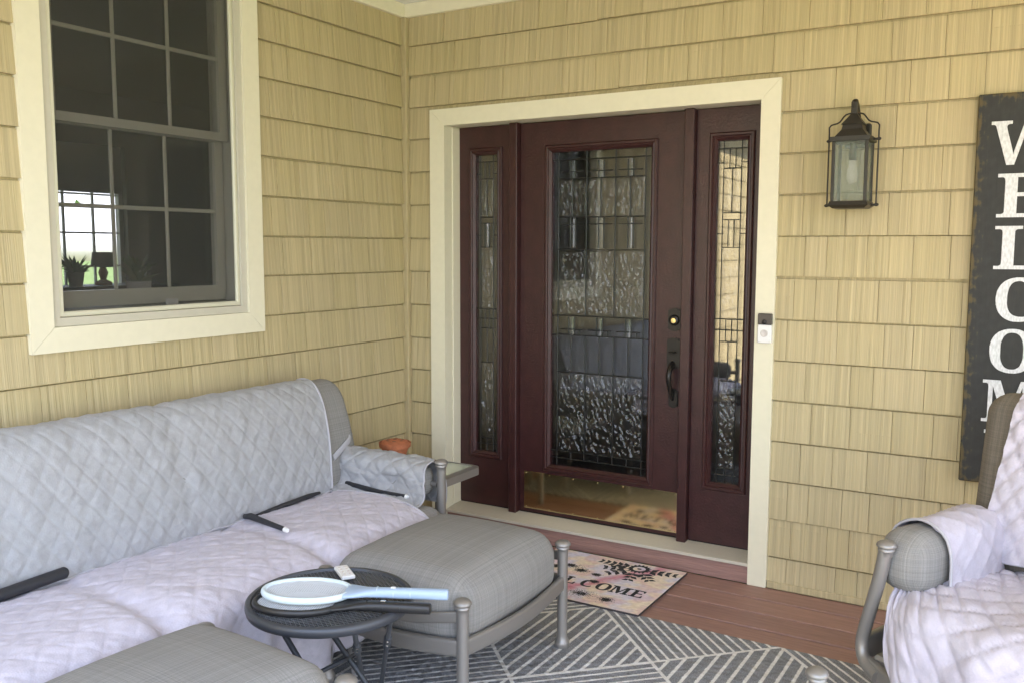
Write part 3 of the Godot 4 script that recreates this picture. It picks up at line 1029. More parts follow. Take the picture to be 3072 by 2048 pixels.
func leaded_side(sl: Node3D, x0: float, x1: float, y0: float, y1: float, z: float) -> void:
	for dz in [0.0, 0.011, 0.022]:
		part(sl, "glass_pane", MB.new().box(Vector3(x0 - 0.003, y0 - 0.003, z - 0.005 - dz), Vector3(x1 + 0.003, y1 + 0.003, z - dz)).mesh(), M.pane)
	var W := x1 - x0
	var H := y1 - y0
	var X := func(u: float) -> float: return x0 + W * u
	var Y := func(v: float) -> float: return y1 - H * v
	var zz := z + 0.003
	var L := [[0.2, 0.0, 0.2, 1.0], [0.8, 0.0, 0.8, 1.0]]
	for v in [0.022, 0.513, 0.545, 0.975]:
		L.append([0.0, v, 1.0, v])
	for v in [0.078, 0.205, 0.225, 0.305, 0.578, 0.694, 0.955]:
		L.append([0.2, v, 0.8, v])
	for v in [0.062, 0.265]:
		L.append_array([[0.0, v, 0.2, v], [0.8, v, 1.0, v]])
	L.append_array([[0.4, 0.022, 0.4, 0.078], [0.6, 0.022, 0.6, 0.078], [0.5, 0.078, 0.5, 0.205], [0.4, 0.225, 0.4, 0.305], [0.6, 0.225, 0.6, 0.305], [0.4, 0.513, 0.4, 0.578], [0.6, 0.513, 0.6, 0.578], [0.5, 0.578, 0.5, 0.694], [0.5, 0.955, 0.5, 1.0]])
	for l in L:
		came(sl, Vector2(X.call(l[0]), Y.call(l[1])), Vector2(X.call(l[2]), Y.call(l[3])), zz, 0.004)
	var g := 0.003
	var sd := int(x0 * 100)
	tile(sl, X.call(0.2) + g, X.call(0.5) - g, Y.call(0.205) + g, Y.call(0.078) - g, z, 140 + sd)
	tile(sl, X.call(0.5) + g, X.call(0.8) - g, Y.call(0.205) + g, Y.call(0.078) - g, z, 141 + sd)
	tile(sl, X.call(0.2) + g, X.call(0.8) - g, Y.call(0.513) + g, Y.call(0.305) - g, z, 142 + sd)
	tile(sl, X.call(0.2) + g, X.call(0.8) - g, Y.call(0.955) + g, Y.call(0.694) - g, z, 143 + sd)
	bevels(sl, X.call(0.5), 0.016, Y.call(0.303), Y.call(0.227), z)

func build_window(house: Node3D) -> void:
	# drawn in the side wall's plane: x = -z
	var win := node(house, "window")
	win.transform = Transform3D(SIDE, Vector3.ZERO)
	var x0 := -2.150
	var x1 := -1.066
	var y0 := 1.135
	var y1 := 2.715
	var t := 0.088
	for s in 4:
		var o := [Vector2(x0, y0), Vector2(x1, y0), Vector2(x1, y1), Vector2(x0, y1)]
		var i := [Vector2(x0 + t, y0 + t), Vector2(x1 - t, y0 + t), Vector2(x1 - t, y1 - t), Vector2(x0 + t, y1 - t)]
		var n := (s + 1) % 4
		var e: Vector2 = (o[n] - o[s]).normalized() * 0.0006
		part(win, "casing_board", MB.new().poly(PackedVector2Array([o[s] + e, o[n] - e, i[n] - e, i[s] + e]), -0.006, 0.024).mesh(), M.cream)
	# vinyl frame, then the screen in its own frame, then the two sashes
	var f0 := x0 + t
	var f1 := x1 - t
	var g0 := y0 + t
	var g1 := y1 - t
	part(win, "frame", MB.new().ring(f0 + 0.001, f1 - 0.001, g0 + 0.001, g1 - 0.001, [Vector2(0, -0.14), Vector2(0, 0.012), Vector2(0.030, 0.012), Vector2(0.032, 0.0), Vector2(0.034, -0.135), Vector2(0.05, -0.135)]).mesh(), M.vinyl)
	part(win, "screen_frame", MB.new().ring(f0 + 0.0345, f1 - 0.0345, g0 + 0.0345, g1 - 0.0345, [Vector2(0, -0.012), Vector2(0, 0.004), Vector2(0.006, 0.006), Vector2(0.014, 0.006), Vector2(0.018, 0.001), Vector2(0.018, -0.012)]).mesh(), M.screen_frame)
	part(win, "screen_mesh", MB.new().box(Vector3(f0 + 0.05, g0 + 0.05, -0.0065), Vector3(f1 - 0.05, g1 - 0.05, -0.006)).mesh(), M.mesh_screen)
	part(win, "sticker", MB.new().box(Vector3(-1.56, 1.277, -0.016), Vector3(-1.50, 1.301, -0.015)).mesh(), M.shade_cloth)
	part(win, "inner_sill", MB.new().box(Vector3(f0 + 0.052, g0 + 0.005, -0.30), Vector3(f1 - 0.052, g0 + 0.052, -0.016)).mesh(), M.vinyl)
	sash(win, f0 + 0.04, f1 - 0.04, 1.96, g1 - 0.04, -0.055, [2.30], 0.034)
	sash(win, f0 + 0.04, f1 - 0.04, 1.282, 1.992, -0.095, [1.662], 0.062)

func sash(win: Node3D, x0: float, x1: float, y0: float, y1: float, z: float, rails: Array, bottom: float) -> void:
	part(win, "sash", MB.new().holed(Rect2(x0, y0, x1 - x0, y1 - y0), Rect2(x0 + 0.042, y0 + bottom, x1 - x0 - 0.084, y1 - y0 - bottom - 0.034), z - 0.018, z + 0.018).mesh(), M.vinyl)
	var gx0 := x0 + 0.042
	var gx1 := x1 - 0.042
	var gy0 := y0 + bottom
	var gy1 := y1 - 0.034
	part(win, "pane", MB.new().box(Vector3(gx0, gy0, z - 0.003), Vector3(gx1, gy1, z + 0.003)).mesh(), M.pane)
	for k in [1, 2]:
		var x := lerpf(gx0, gx1, k / 3.0)
		part(win, "muntin", MB.new().box(Vector3(x - 0.008, gy0, z + 0.0035), Vector3(x + 0.008, gy1, z + 0.013), 0.003).mesh(), M.vinyl)
	for y in rails:
		part(win, "muntin", MB.new().box(Vector3(gx0, y - 0.008, z + 0.0032), Vector3(gx1, y + 0.008, z + 0.0125), 0.003).mesh(), M.vinyl)


# ---------- cloth helpers ----------

# smooth path through points, sampled at even steps; returns [points, lengths]
func path(pts: Array, step := 0.01) -> PackedVector3Array:
	var c := Curve3D.new()
	c.bake_interval = step * 0.5
	for k in pts.size():
		var tan: Vector3 = (pts[mini(k + 1, pts.size() - 1)] - pts[maxi(k - 1, 0)]) / 6.0
		c.add_point(pts[k], -tan, tan)
	var n := int(ceil(c.get_baked_length() / step))
	var out := PackedVector3Array()
	for k in n + 1:
		out.append(c.sample_baked(c.get_baked_length() * k / n, true))
	return out

# quilted sheet: P holds nu x nv points of the smooth sheet, step apart; puffed diamonds and wrinkles are raised along the normals
func quilted(P: PackedVector3Array, nu: int, nv: int, step: float, dia: Vector2, puff: float, wrinkle: float, sd: int, flip := false, S := PackedFloat32Array()) -> ArrayMesh:
	var f := noise(sd, 9.0, 3)
	var g := noise(sd + 1, 26.0, 2)
	var Q := PackedVector3Array()
	var UV := PackedVector2Array()
	for j in nv:
		for i in nu:
			var du := P[j * nu + mini(i + 1, nu - 1)] - P[j * nu + maxi(i - 1, 0)]
			var dv := P[mini(j + 1, nv - 1) * nu + i] - P[maxi(j - 1, 0) * nu + i]
			var nn := du.cross(dv).normalized() * (-1.0 if flip else 1.0)
			var s := S[j * nu + i] if S.size() else i * step
			var t := j * step
			var a := s / dia.x + t / dia.y + 0.10 * f.get_noise_2d(s * 0.3, t * 0.3)
			var b := s / dia.x - t / dia.y + 0.10 * f.get_noise_2d(t * 0.3 + 5.0, s * 0.3)
			var e := minf(absf(a - roundf(a)), absf(b - roundf(b))) * dia.x
			var q := (1.0 - exp(-e / 0.0065)) * (0.75 + 0.25 * absf(sin(PI * a) * sin(PI * b)))
			var w := f.get_noise_2d(s * 0.8, t * 0.8) * wrinkle + g.get_noise_2d(s * 1.2 + t * 0.3, t * 0.7) * wrinkle * 0.35 * q
			Q.append(P[j * nu + i] + nn * (puff * q + w))
			UV.append(Vector2(s, t))
	return MB.new().grid(Q, nu, nv, flip, UV).mesh()

func hem(pts: Array, r := 0.0045) -> ArrayMesh:
	return MB.new().tube(pts, r, 7).mesh()

# ---------- floor ----------

func build_floor_coverings() -> void:
	var rug := thing("area_rug", "grey area rug woven with cream striped diamonds under the ottomans", "rug", Vector3(1.8, 0, 1.8))
	var b := MB.new()
	b.quad(Vector3(0.2, 0.007, 0.615), Vector3(3.4, 0.007, 0.615), Vector3(3.4, 0.007, 3.015), Vector3(0.2, 0.007, 3.015), Vector3.UP)
	for k in b.t.size():
		b.t[k] = Vector2((b.v[k].x - 0.2) / 3.2, (b.v[k].z - 0.615) / 2.4)
	wpart(rug, "pile", b.mesh(), M.rug)
	wpart(rug, "binding", MB.new().box(Vector3(0.2, 0.0005, 0.614), Vector3(3.4, 0.0066, 3.016)).mesh(), M.rug_edge)
	# door mat
	var x0 := 0.985
	var x1 := 1.664
	var z0 := 0.062
	var z1 := 0.634
	var dm := thing("doormat", "cream and pink printed doormat reading WELCOME, below the entry door", "doormat", Vector3((x0 + x1) * 0.5, 0, 0.35))
	b = MB.new()
	b.quad(Vector3(x0, 0.0165, z0), Vector3(x1, 0.0165, z0), Vector3(x1, 0.0165, z1), Vector3(x0, 0.0165, z1), Vector3.UP)
	for k in b.t.size():
		b.t[k] = Vector2((b.v[k].x - x0) / (x1 - x0), (b.v[k].z - z0) / (z1 - z0))
	wpart(dm, "top", b.mesh(), M.mat_top)
	wpart(dm, "backing", MB.new().box(Vector3(x0 - 0.001, 0.0085, z0 - 0.001), Vector3(x1 + 0.001, 0.0161, z1 + 0.001)).mesh(), M.mat_edge)
	var flat := Basis(Vector3(1, 0, 0), Vector3(0, 0, -1), Vector3(0, 1, 0))   # drawing plane laid on the mat, y away from the reader
	var font := SystemFont.new()
	font.font_names = PackedStringArray(["Droid Serif"])
	font.font_weight = 700
	var word := "WELCOME"
	for k in 7:
		var tm := TextMesh.new()
		tm.text = word[k]
		tm.font = font
		tm.font_size = 64
		tm.pixel_size = 0.080 / (0.72 * 64)
		tm.depth = 0.0012
		tm.curve_step = 2.0
		wpart(dm, "letter", tm, M.ink)
		var o: MeshInstance3D = dm.get_child(dm.get_child_count() - 1)
		o.transform = dm.transform.affine_inverse() * Transform3D(flat * Basis.from_scale(Vector3(0.92 if k > 0 else 0.78, 1, 1)), Vector3(1.083 + 0.0815 * k, 0.0172, 0.426))
	# printed sunflower with leafy sprays
	var pr := MB.new()
	var fl := Transform3D(flat, Vector3(1.457, 0.0169, 0.135))
	for k in 16:
		var a := TAU * k / 16.0
		var l := 0.058
		var d := Vector2(cos(a), sin(a))
		var s := d.orthogonal()
		pr.poly(PackedVector2Array([d * 0.030 - s * 0.006, d * 0.045 - s * 0.008, d * l, d * 0.045 + s * 0.008, d * 0.030 + s * 0.006]), 0, 0.0006, fl)
	pr.poly(circle(0.011, 0.008, 10), 0, 0.0006, fl)
	for arm in [[Vector2(-0.04, 0.0), Vector2(-0.20, 0.012), 5], [Vector2(0.04, -0.01), Vector2(0.18, 0.004), 4], [Vector2(-0.03, -0.04), Vector2(-0.105, -0.125), 3], [Vector2(0.03, -0.04), Vector2(0.10, -0.12), 3], [Vector2(0, -0.05), Vector2(0.012, -0.16), 3], [Vector2(-0.045, -0.02), Vector2(-0.15, -0.06), 3]]:
		spray(pr, arm[0], arm[1], arm[2], fl)
	wpart(dm, "flower_print", pr.mesh(), M.ink)
	# worn, smudged prints
	var sm := MB.new()
	for c in [[1.359, 0.545, 0.055, 0.030], [1.482, 0.555, 0.026, 0.022], [1.231, 0.291, 0.030, 0.020], [1.317, 0.306, 0.018, 0.012], [1.162, 0.255, 0.042, 0.018], [1.10, 0.30, 0.035, 0.02], [1.20, 0.55, 0.04, 0.02], [1.09, 0.52, 0.03, 0.025], [1.345, 0.39, 0.018, 0.014]]:
		for k in 380:
			var p := Vector2(rng.randfn() * c[2] * 0.6, rng.randfn() * c[3] * 0.6)
			var big := exp(-2.5 * p.length_squared() / (c[2] * c[3]))
			sm.poly(circle(rng.randf_range(0.0008, 0.0018) + 0.0025 * big, rng.randf_range(0.0008, 0.0016) + 0.0018 * big, 4), 0, 0.0004 + 0.00005 * (k % 9), Transform3D(flat, Vector3(c[0] + p.x, 0.0168, c[1] + p.y)))
	wpart(dm, "smudge_print", sm.mesh(), M.ink)

func circle(rx: float, ry: float, n: int) -> PackedVector2Array:
	var p := PackedVector2Array()
	for k in n:
		p.append(Vector2(cos(TAU * k / n) * rx, sin(TAU * k / n) * ry))
	return p

func spray(b: MB, a: Vector2, c: Vector2, n: int, xf: Transform3D) -> void:
	var d := (c - a).normalized()
	var s := d.orthogonal()
	b.poly(PackedVector2Array([a - s * 0.002, c, a + s * 0.002]), 0, 0.0005, xf)
	for k in n:
		var p := a.lerp(c, (k + 0.6) / n)
		for side in [-1.0, 1.0]:
			var e: Vector2 = (d * 0.8 + s * side).normalized()
			var l := 0.050 * (1.0 - 0.45 * k / n)
			var w := e.orthogonal() * l * 0.30
			b.poly(PackedVector2Array([p, p + e * l * 0.35 + w, p + e * l, p + e * l * 0.45 - w]), 0, 0.0007 if side > 0 else 0.0006, xf)

# ---------- side table in the corner ----------

func build_side_table() -> void:
	var o := thing("side_table", "grey metal side table with a pale glass top in the corner", "table", Vector3(0.46, 0, 0.55))
	var x0 := 0.20
	var x1 := 0.735
	var z0 := 0.375
	var z1 := 0.765
	var y := 0.46
	# rounded frame
	var pts := []
	for c in [[x1 - 0.04, z0 + 0.04, -90], [x1 - 0.04, z1 - 0.04, 0], [x0 + 0.04, z1 - 0.04, 90], [x0 + 0.04, z0 + 0.04, 180]]:
		for k in 6:
			var a := deg_to_rad(c[2] + 90.0 * k / 5)
			pts.append([Vector3(c[0] + 0.04 * cos(a), y, c[1] + 0.04 * sin(a)), Vector3(c[0] + 0.012 * cos(a), y, c[1] + 0.012 * sin(a))])
	var b := MB.new()
	var cen := Vector3(0.47, y, 0.57)
	for k in pts.size():
		var n := (k + 1) % pts.size()
		var up := Vector3(0, 0.012, 0)
		var dn := Vector3(0, -0.03, 0)
		var e := Vector3(0, 0.006, 0)
		b.quad(pts[k][0] + e, pts[n][0] + e, pts[n][1] + up, pts[k][1] + up, Vector3.UP)
		b.quad(pts[k][0] + e, pts[n][0] + e, pts[n][0] + dn, pts[k][0] + dn, pts[k][0] - cen)
		b.quad(pts[k][1] + up, pts[n][1] + up, pts[n][1] + dn, pts[k][1] + dn, cen - pts[k][0])
		b.quad(pts[k][0] + dn, pts[n][0] + dn, pts[n][1] + dn, pts[k][1] + dn, Vector3.DOWN)
	wpart(o, "frame", b.mesh(), M.pewter)
	wpart(o, "glass_top", MB.new().box(Vector3(x0 + 0.026, y + 0.001, z0 + 0.026), Vector3(x1 - 0.026, y + 0.008, z1 - 0.026)).mesh(), M.table_glass)
	for x in [x0 + 0.035, x1 - 0.235]:
		for z in [z0 + 0.035, z1 - 0.035]:
			wpart(o, "leg", MB.new().tube([Vector3(x, 0.0, z), Vector3(x, y - 0.02, z)], 0.016, 12).mesh(), M.pewter)
	var p := thing("terracotta_pot", "terracotta bowl with a pierced lid on the side table", "pot", Vector3(0.285, y + 0.013, 0.475))
	part(p, "bowl", MB.new().lathe([Vector2(0, 0.0), Vector2(0.05, 0.0), Vector2(0.062, 0.035), Vector2(0.070, 0.055), Vector2(0.078, 0.057), Vector2(0.080, 0.078), Vector2(0.076, 0.080), Vector2(0.072, 0.074), Vector2(0.071, 0.066)], 32).mesh(), M.terracotta)
	part(p, "lid", MB.new().lathe([Vector2(0.072, 0.074), Vector2(0.062, 0.084), Vector2(0.03, 0.091), Vector2(0, 0.092)], 32).mesh(), M.terracotta)
	for k in 7:
		var a := TAU * k / 6.0
		var r := 0.038 if k < 6 else 0.0
		part(p, "hole", MB.new().lathe([Vector2(0.009, 0.0), Vector2(0.009, 0.0012), Vector2(0, 0.0013)], 10, Transform3D(Basis(), Vector3(cos(a) * r, 0.0888 if r > 0 else 0.0915, sin(a) * r))).mesh(), M.soil)
	var c := thing("seed_packet", "small blue and white packet lying beside the terracotta bowl", "packet", Vector3(0.405, y + 0.009, 0.50), 0.4)
	part(c, "packet", MB.new().box(Vector3(-0.028, 0, -0.02), Vector3(0.028, 0.024, 0.02), 0.003).mesh(), M.white_plastic)
	part(c, "band", MB.new().box(Vector3(-0.0285, 0.006, -0.0205), Vector3(0.0285, 0.0245, 0.006), 0.002).mesh(), M.blue)

# ---------- sofa ----------

const BACK := [Vector3(0.372, 0.435, 0), Vector3(0.362, 0.53, 0), Vector3(0.338, 0.66, 0), Vector3(0.30, 0.79, 0), Vector3(0.268, 0.862, 0), Vector3(0.222, 0.905, 0), Vector3(0.165, 0.912, 0), Vector3(0.118, 0.885, 0), Vector3(0.098, 0.80, 0), Vector3(0.095, 0.62, 0)]

func seam(z: float) -> float:
	var s := 0.0
	for c in [1.64, 2.32]:
		s += exp(-pow((z - c) / 0.045, 2))
	return s

func build_sofa() -> void:
	var o := thing("sofa", "long patio sofa with grey tweed cushions on a pewter frame below the window", "sofa", Vector3(0.5, 0, 1.95))
	# frame
	for z in [0.872, 3.03]:
		post(o, Vector3(0.850, 0, z), 0.615, true)
		post(o, Vector3(0.14, 0, z), 0.615, true)
		wpart(o, "arm_rail", MB.new().tube([Vector3(0.16, 0.50, z), Vector3(0.5, 0.515, z), Vector3(0.83, 0.50, z)], 0.014, 10).mesh(), M.pewter)
		wpart(o, "side_rail", MB.new().bar(Vector3(0.14, 0.235, z), Vector3(0.85, 0.235, z), 0.02, 0.05, Vector3.UP, 0.004).mesh(), M.pewter)
	wpart(o, "front_rail", MB.new().tube(Array(path([Vector3(0.85, 0.24, 0.872), Vector3(0.90, 0.22, 1.4), Vector3(0.91, 0.215, 1.95), Vector3(0.90, 0.22, 2.5), Vector3(0.85, 0.24, 3.03)], 0.05)), 0.024, 8).mesh(), M.pewter)
	wpart(o, "back_rail", MB.new().bar(Vector3(0.12, 0.25, 0.872), Vector3(0.12, 0.25, 3.03), 0.03, 0.05, Vector3.UP, 0.004).mesh(), M.pewter)
	# back cushion: the profile swept along z, rounded at the ends
	var loop := BACK.duplicate()
	loop.append_array([Vector3(0.11, 0.45, 0), Vector3(0.2, 0.415, 0), Vector3(0.30, 0.415, 0), Vector3(0.372, 0.435, 0)])
	var prof := path(loop, 0.02)
	var cen := Vector3(0.22, 0.66, 0)
	var P := PackedVector3Array()
	var zs := [0.935, 0.938, 0.947, 0.962, 0.985, 1.02]
	var sh := [0.72, 0.86, 0.93, 0.965, 0.985, 0.985]
	var rows := []
	for k in 6:
		rows.append([zs[k] - 0.105, sh[k]])
	for k in 40:
		rows.append([lerpf(0.98, 2.86, k / 39.0), 0.985])
	for k in 6:
		rows.append([3.90 - zs[5 - k] + 0.0, sh[5 - k]])
	for r in rows:
		for p in prof:
			P.append(cen + (p - cen) * r[1] + Vector3(0, 0, r[0]))
	wpart(o, "back_cushion", MB.new().grid(P, prof.size(), rows.size(), false, PackedVector2Array(), true).mesh(), M.tweed)
	var end := MB.new()
	for k in prof.size() - 1:
		for e in [0, rows.size() - 1]:
			end.tri(cen + Vector3(0, 0, rows[e][0]), P[e * prof.size() + k], P[e * prof.size() + k + 1], Vector3(0, 0, -1 if e == 0 else 1))
	wpart(o, "back_cushion_end", end.mesh(), M.tweed)
	# seat and arm cushions
	for k in 3:
		var zc := [1.266, 1.98, 2.66][k] as float
		var hz := [0.366, 0.332, 0.332][k] as float
		wpart(o, "seat_cushion", MB.new().cushion(Vector3(0.300, 0.082, hz), 0.068, Vector3(0.004, 0.010, 0.0), 7, Transform3D(Basis(), Vector3(0.610, 0.345, zc))).soft(), M.tweed)
	for z in [0.885, 3.02]:
		wpart(o, "arm_cushion", MB.new().cushion(Vector3(0.225, 0.068, 0.056), 0.05, Vector3(0, 0.004, 0.002), 6, Transform3D(Basis(), Vector3(0.575, 0.510, z))).soft(), M.tweed)
	# quilted throw over the back
	var c := thing("sofa_cover", "quilted grey cover spread over the sofa's back, seat and arm", "sofa cover", Vector3(0.5, 0.43, 1.95))
	var st := 0.0065
	var bp := path(BACK.slice(0, 9), st)
	var nz := int((2.93 - 0.975) / st)
	P = PackedVector3Array()
	for j in nz + 1:
		for i in bp.size():
			var s := float(i) / bp.size()
			var z := 0.995 + j * st + 0.04 * exp(-pow((s - 0.0) / 0.35, 2)) * exp(-j * st * 4.8)
			var q: Vector3 = bp[i]
			var n2 := (bp[mini(i + 1, bp.size() - 1)] - bp[maxi(i - 1, 0)]).normalized()
			var out := Vector3(n2.y, -n2.x, 0)
			var sag := seam(z - 0.14) * 0.008 * sin(PI * clampf(s, 0, 1))
			P.append(Vector3(q.x, q.y, z) + out * (0.007 - sag))
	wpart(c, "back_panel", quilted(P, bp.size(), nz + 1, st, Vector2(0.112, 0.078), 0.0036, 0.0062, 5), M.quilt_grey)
	var edge := []
	for i in range(0, bp.size(), 3):
		edge.append(P[i] + Vector3(0.002, 0.003, 0))
	wpart(c, "binding", hem(edge), M.binding)
	edge = []
	for j in range(0, nz + 1, 6):
		edge.append(P[j * bp.size()] + Vector3(0.004, 0.012 + 0.004 * sin(j * 0.31), 0))
	wpart(c, "binding", hem(edge, 0.004), M.binding)
	# seat panel: tucked between the cushions, hanging over the front
	var sp := path([Vector3(0.360, 0.437, 0), Vector3(0.45, 0.452, 0), Vector3(0.60, 0.462, 0), Vector3(0.76, 0.462, 0), Vector3(0.86, 0.450, 0), Vector3(0.925, 0.420, 0), Vector3(0.955, 0.37, 0), Vector3(0.962, 0.30, 0), Vector3(0.958, 0.20, 0), Vector3(0.952, 0.075, 0)], st)
	var ns := sp.size()
	nz = int((2.90 - 1.03) / st)
	P = PackedVector3Array()
	var SL := PackedFloat32Array()
	var wav := noise(77, 3.0, 2)
	for j in nz + 1:
		for i in ns:
			var z0 := 1.035 + j * st
			# how far the hem reaches: short in front of the arm, long at the middle cushion, lifted at the far one
			var reach := 1.0
			if z0 < 1.60:
				reach = lerpf(0.74, 1.0, smoothstep(1.1, 1.66, z0))
			elif z0 > 1.70:
				reach = lerpf(1.0, 0.86, smoothstep(1.70, 2.2, z0))
			var f := float(i) / (ns - 1) * reach * (ns - 1)
			var q := sp[int(f)].lerp(sp[mini(int(f) + 1, ns - 1)], f - int(f))
			var along := f / ns
			SL.append(f * st)
			var z := z0 + 0.045 * smoothstep(0.25, 0.6, along) * exp(-(z0 - 1.035) * 9.0)
			var dip := seam(z)
			var tan := (sp[mini(int(f) + 1, ns - 1)] - sp[maxi(int(f) - 1, 0)]).normalized()
			var out := Vector3(-tan.y, tan.x, 0)
			var hang := smoothstep(0.60, 0.75, along)
			var off := 0.004 - dip * lerpf(0.012, 0.034, smoothstep(0.2, 0.55, along)) * (1.0 - 0.6 * hang)
			off += hang * 0.016 * sin(z * 26.0 + 2.0 * wav.get_noise_1d(z)) * (0.4 + along)
			# crown falls off to the cushion's sides
			P.append(Vector3(q.x, q.y, z) + out * off)
	wpart(c, "seat_panel", quilted(P, ns, nz + 1, st, Vector2(0.115, 0.100), 0.0034, 0.0060, 15, true, SL), M.quilt)
	edge = []
	for j in range(0, nz + 1, 3):
		edge.append(P[j * ns + ns - 1])
	wpart(c, "binding", hem(edge), M.binding)
	edge = []
	for i in range(0, ns, 3):
		edge.append(P[i] + Vector3(0, 0.002, 0))
	wpart(c, "binding", hem(edge), M.binding)
	# arm panel: over the arm and down on to the seat
	var ap := path([Vector3(0, 0.440, 1.045), Vector3(0, 0.452, 0.985), Vector3(0, 0.485, 0.958), Vector3(0, 0.555, 0.957), Vector3(0, 0.592, 0.938), Vector3(0, 0.608, 0.895), Vector3(0, 0.600, 0.845), Vector3(0, 0.56, 0.815), Vector3(0, 0.46, 0.808), Vector3(0, 0.40, 0.81)], st)
	var na := ap.size()
	var nx := int(0.50 / st)
	P = PackedVector3Array()
	for j in nx + 1:
		for i in na:
			var s := float(i) / na
			var x := 0.325 + j * st
			var front := smoothstep(0.36, 0.50, j * st)
			var q := ap[i]
			var y := q.y - 0.010 * front * sin(PI * s) + 0.010 * sin(x * 21.0) * (1 - s) * float(s < 0.35)
			P.append(Vector3(x + 0.012 * sin(s * 9.0) * front, y, q.z + (0.012 * sin(x * 17.0) if s < 0.3 else 0.0)))
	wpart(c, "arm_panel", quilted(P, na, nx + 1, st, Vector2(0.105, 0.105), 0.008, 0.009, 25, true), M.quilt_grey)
	edge = []
	for i in range(0, na, 2):
		edge.append(P[nx * na + i])
	wpart(c, "binding", hem(edge), M.binding)
	edge = []
	for j in range(0, nx + 1, 2):
		edge.append(P[j * na])
	wpart(c, "binding", hem(edge), M.binding)
	# elastic strap round the back's end
	wpart(c, "strap", MB.new().tube([Vector3(0.358, 0.585, 1.0), Vector3(0.352, 0.612, 0.94), Vector3(0.342, 0.640, 0.88), Vector3(0.32, 0.665, 0.838), Vector3(0.27, 0.69, 0.822), Vector3(0.18, 0.70, 0.822)], 0.016, 8, true, Vector2(0.25, 1.0)).mesh(), M.binding)
	# black tuck-in rods pushed into the gaps
	var grp := "black tuck-in rods"
	var rod := thing("tuck_rod", "thick black foam rod lying along the sofa's back, farthest from the entry door", "foam rod", Vector3(0.385, 0.455, 2.4), 0.0, grp)
	wpart(rod, "rod", MB.new().tube([Vector3(0.405, 0.470, 2.66), Vector3(0.402, 0.472, 2.5), Vector3(0.392, 0.474, 2.30), Vector3(0.392, 0.474, 2.292)], [0.019, 0.019, 0.019, 0.013], 14).mesh(), M.foam)
	rod = thing("tuck_rod", "black rod half buried along the sofa's back beside the middle seat", "foam rod", Vector3(0.39, 0.455, 1.33), 0.0, grp)
	wpart(rod, "rod", MB.new().tube([Vector3(0.392, 0.462, 1.13), Vector3(0.402, 0.466, 1.2), Vector3(0.402, 0.462, 1.36), Vector3(0.395, 0.455, 1.5)], [0.006, 0.010, 0.010, 0.005], 10).mesh(), M.foam)
	rod = thing("tuck_rod", "black rod along the foot of the sofa's arm, with a white tip", "foam rod", Vector3(0.55, 0.455, 0.98), 0.0, grp)
	wpart(rod, "rod", MB.new().tube([Vector3(0.345, 0.472, 0.955), Vector3(0.45, 0.470, 0.978), Vector3(0.60, 0.462, 0.985), Vector3(0.745, 0.462, 0.985)], [0.012, 0.011, 0.010, 0.009], 10).mesh(), M.foam)
	wpart(rod, "tip", MB.new().tube([Vector3(0.745, 0.462, 0.985), Vector3(0.757, 0.462, 0.985)], [0.010, 0.007], 10).mesh(), M.white_plastic)
	rod = thing("tuck_strap", "black padded strap with a white end lying across the sofa seat", "strap", Vector3(0.53, 0.465, 1.58), 0.0, grp)
	wpart(rod, "strap", MB.new().tube([Vector3(0.385, 0.462, 1.540), Vector3(0.43, 0.474, 1.555), Vector3(0.53, 0.478, 1.585), Vector3(0.665, 0.474, 1.607)], [0.010, 0.013, 0.011, 0.009], 10).mesh(), M.foam)
	wpart(rod, "tip", MB.new().tube([Vector3(0.665, 0.474, 1.607), Vector3(0.682, 0.473, 1.610)], [0.0105, 0.008], 10).mesh(), M.white_plastic)

func cap_prof(h: float) -> Array:
	return [Vector2(0, h), Vector2(0.010, h - 0.0008), Vector2(0.020, h - 0.004), Vector2(0.0275, h - 0.010), Vector2(0.0300, h - 0.016), Vector2(0.0290, h - 0.020), Vector2(0.0240, h - 0.0215), Vector2(0.0225, h - 0.0245), Vector2(0.0250, h - 0.028), Vector2(0.0250, h - 0.032), Vector2(0.0205, h - 0.035), Vector2(0.0195, h - 0.05)]

func post(o: Node3D, at: Vector3, h: float, world := false) -> void:
	var prof := cap_prof(h)
	prof.append_array([Vector2(0.0195, 0.05), Vector2(0.021, 0.036), Vector2(0.0245, 0.026), Vector2(0.0270, 0.022), Vector2(0.0280, 0.016), Vector2(0.0280, 0.006), Vector2(0.026, 0.0), Vector2(0, 0)])
	prof.reverse()
	var m := MB.new().lathe(prof, 28, Transform3D(Basis(), at)).mesh()
	if world:
		wpart(o, "leg_post", m, M.pewter)
	else:
		part(o, "leg_post", m, M.pewter)

# ---------- ottomans ----------

func bow(a: Vector3, b: Vector3, out: Vector3, w: float, h: float) -> ArrayMesh:
	var m := MB.new()
	var pts := []
	for k in 17:
		var s := k / 16.0
		pts.append(a.lerp(b, s) + out * sin(PI * s))
	var P := PackedVector3Array()
	for k in 17:
		var d: Vector3 = (pts[mini(k + 1, 16)] - pts[maxi(k - 1, 0)]).normalized()
		var x := d.cross(Vector3.UP).normalized()
		var y := x.cross(d)
		for q in 17:
			var an := TAU * q / 16.0
			var cx := signf(cos(an)) * pow(absf(cos(an)), 0.5)
			var sy := signf(sin(an)) * pow(absf(sin(an)), 0.5)
			P.append(pts[k] + x * cx * w * 0.5 + y * sy * h * 0.5)
	return m.grid(P, 17, 17, false, PackedVector2Array(), true).mesh()

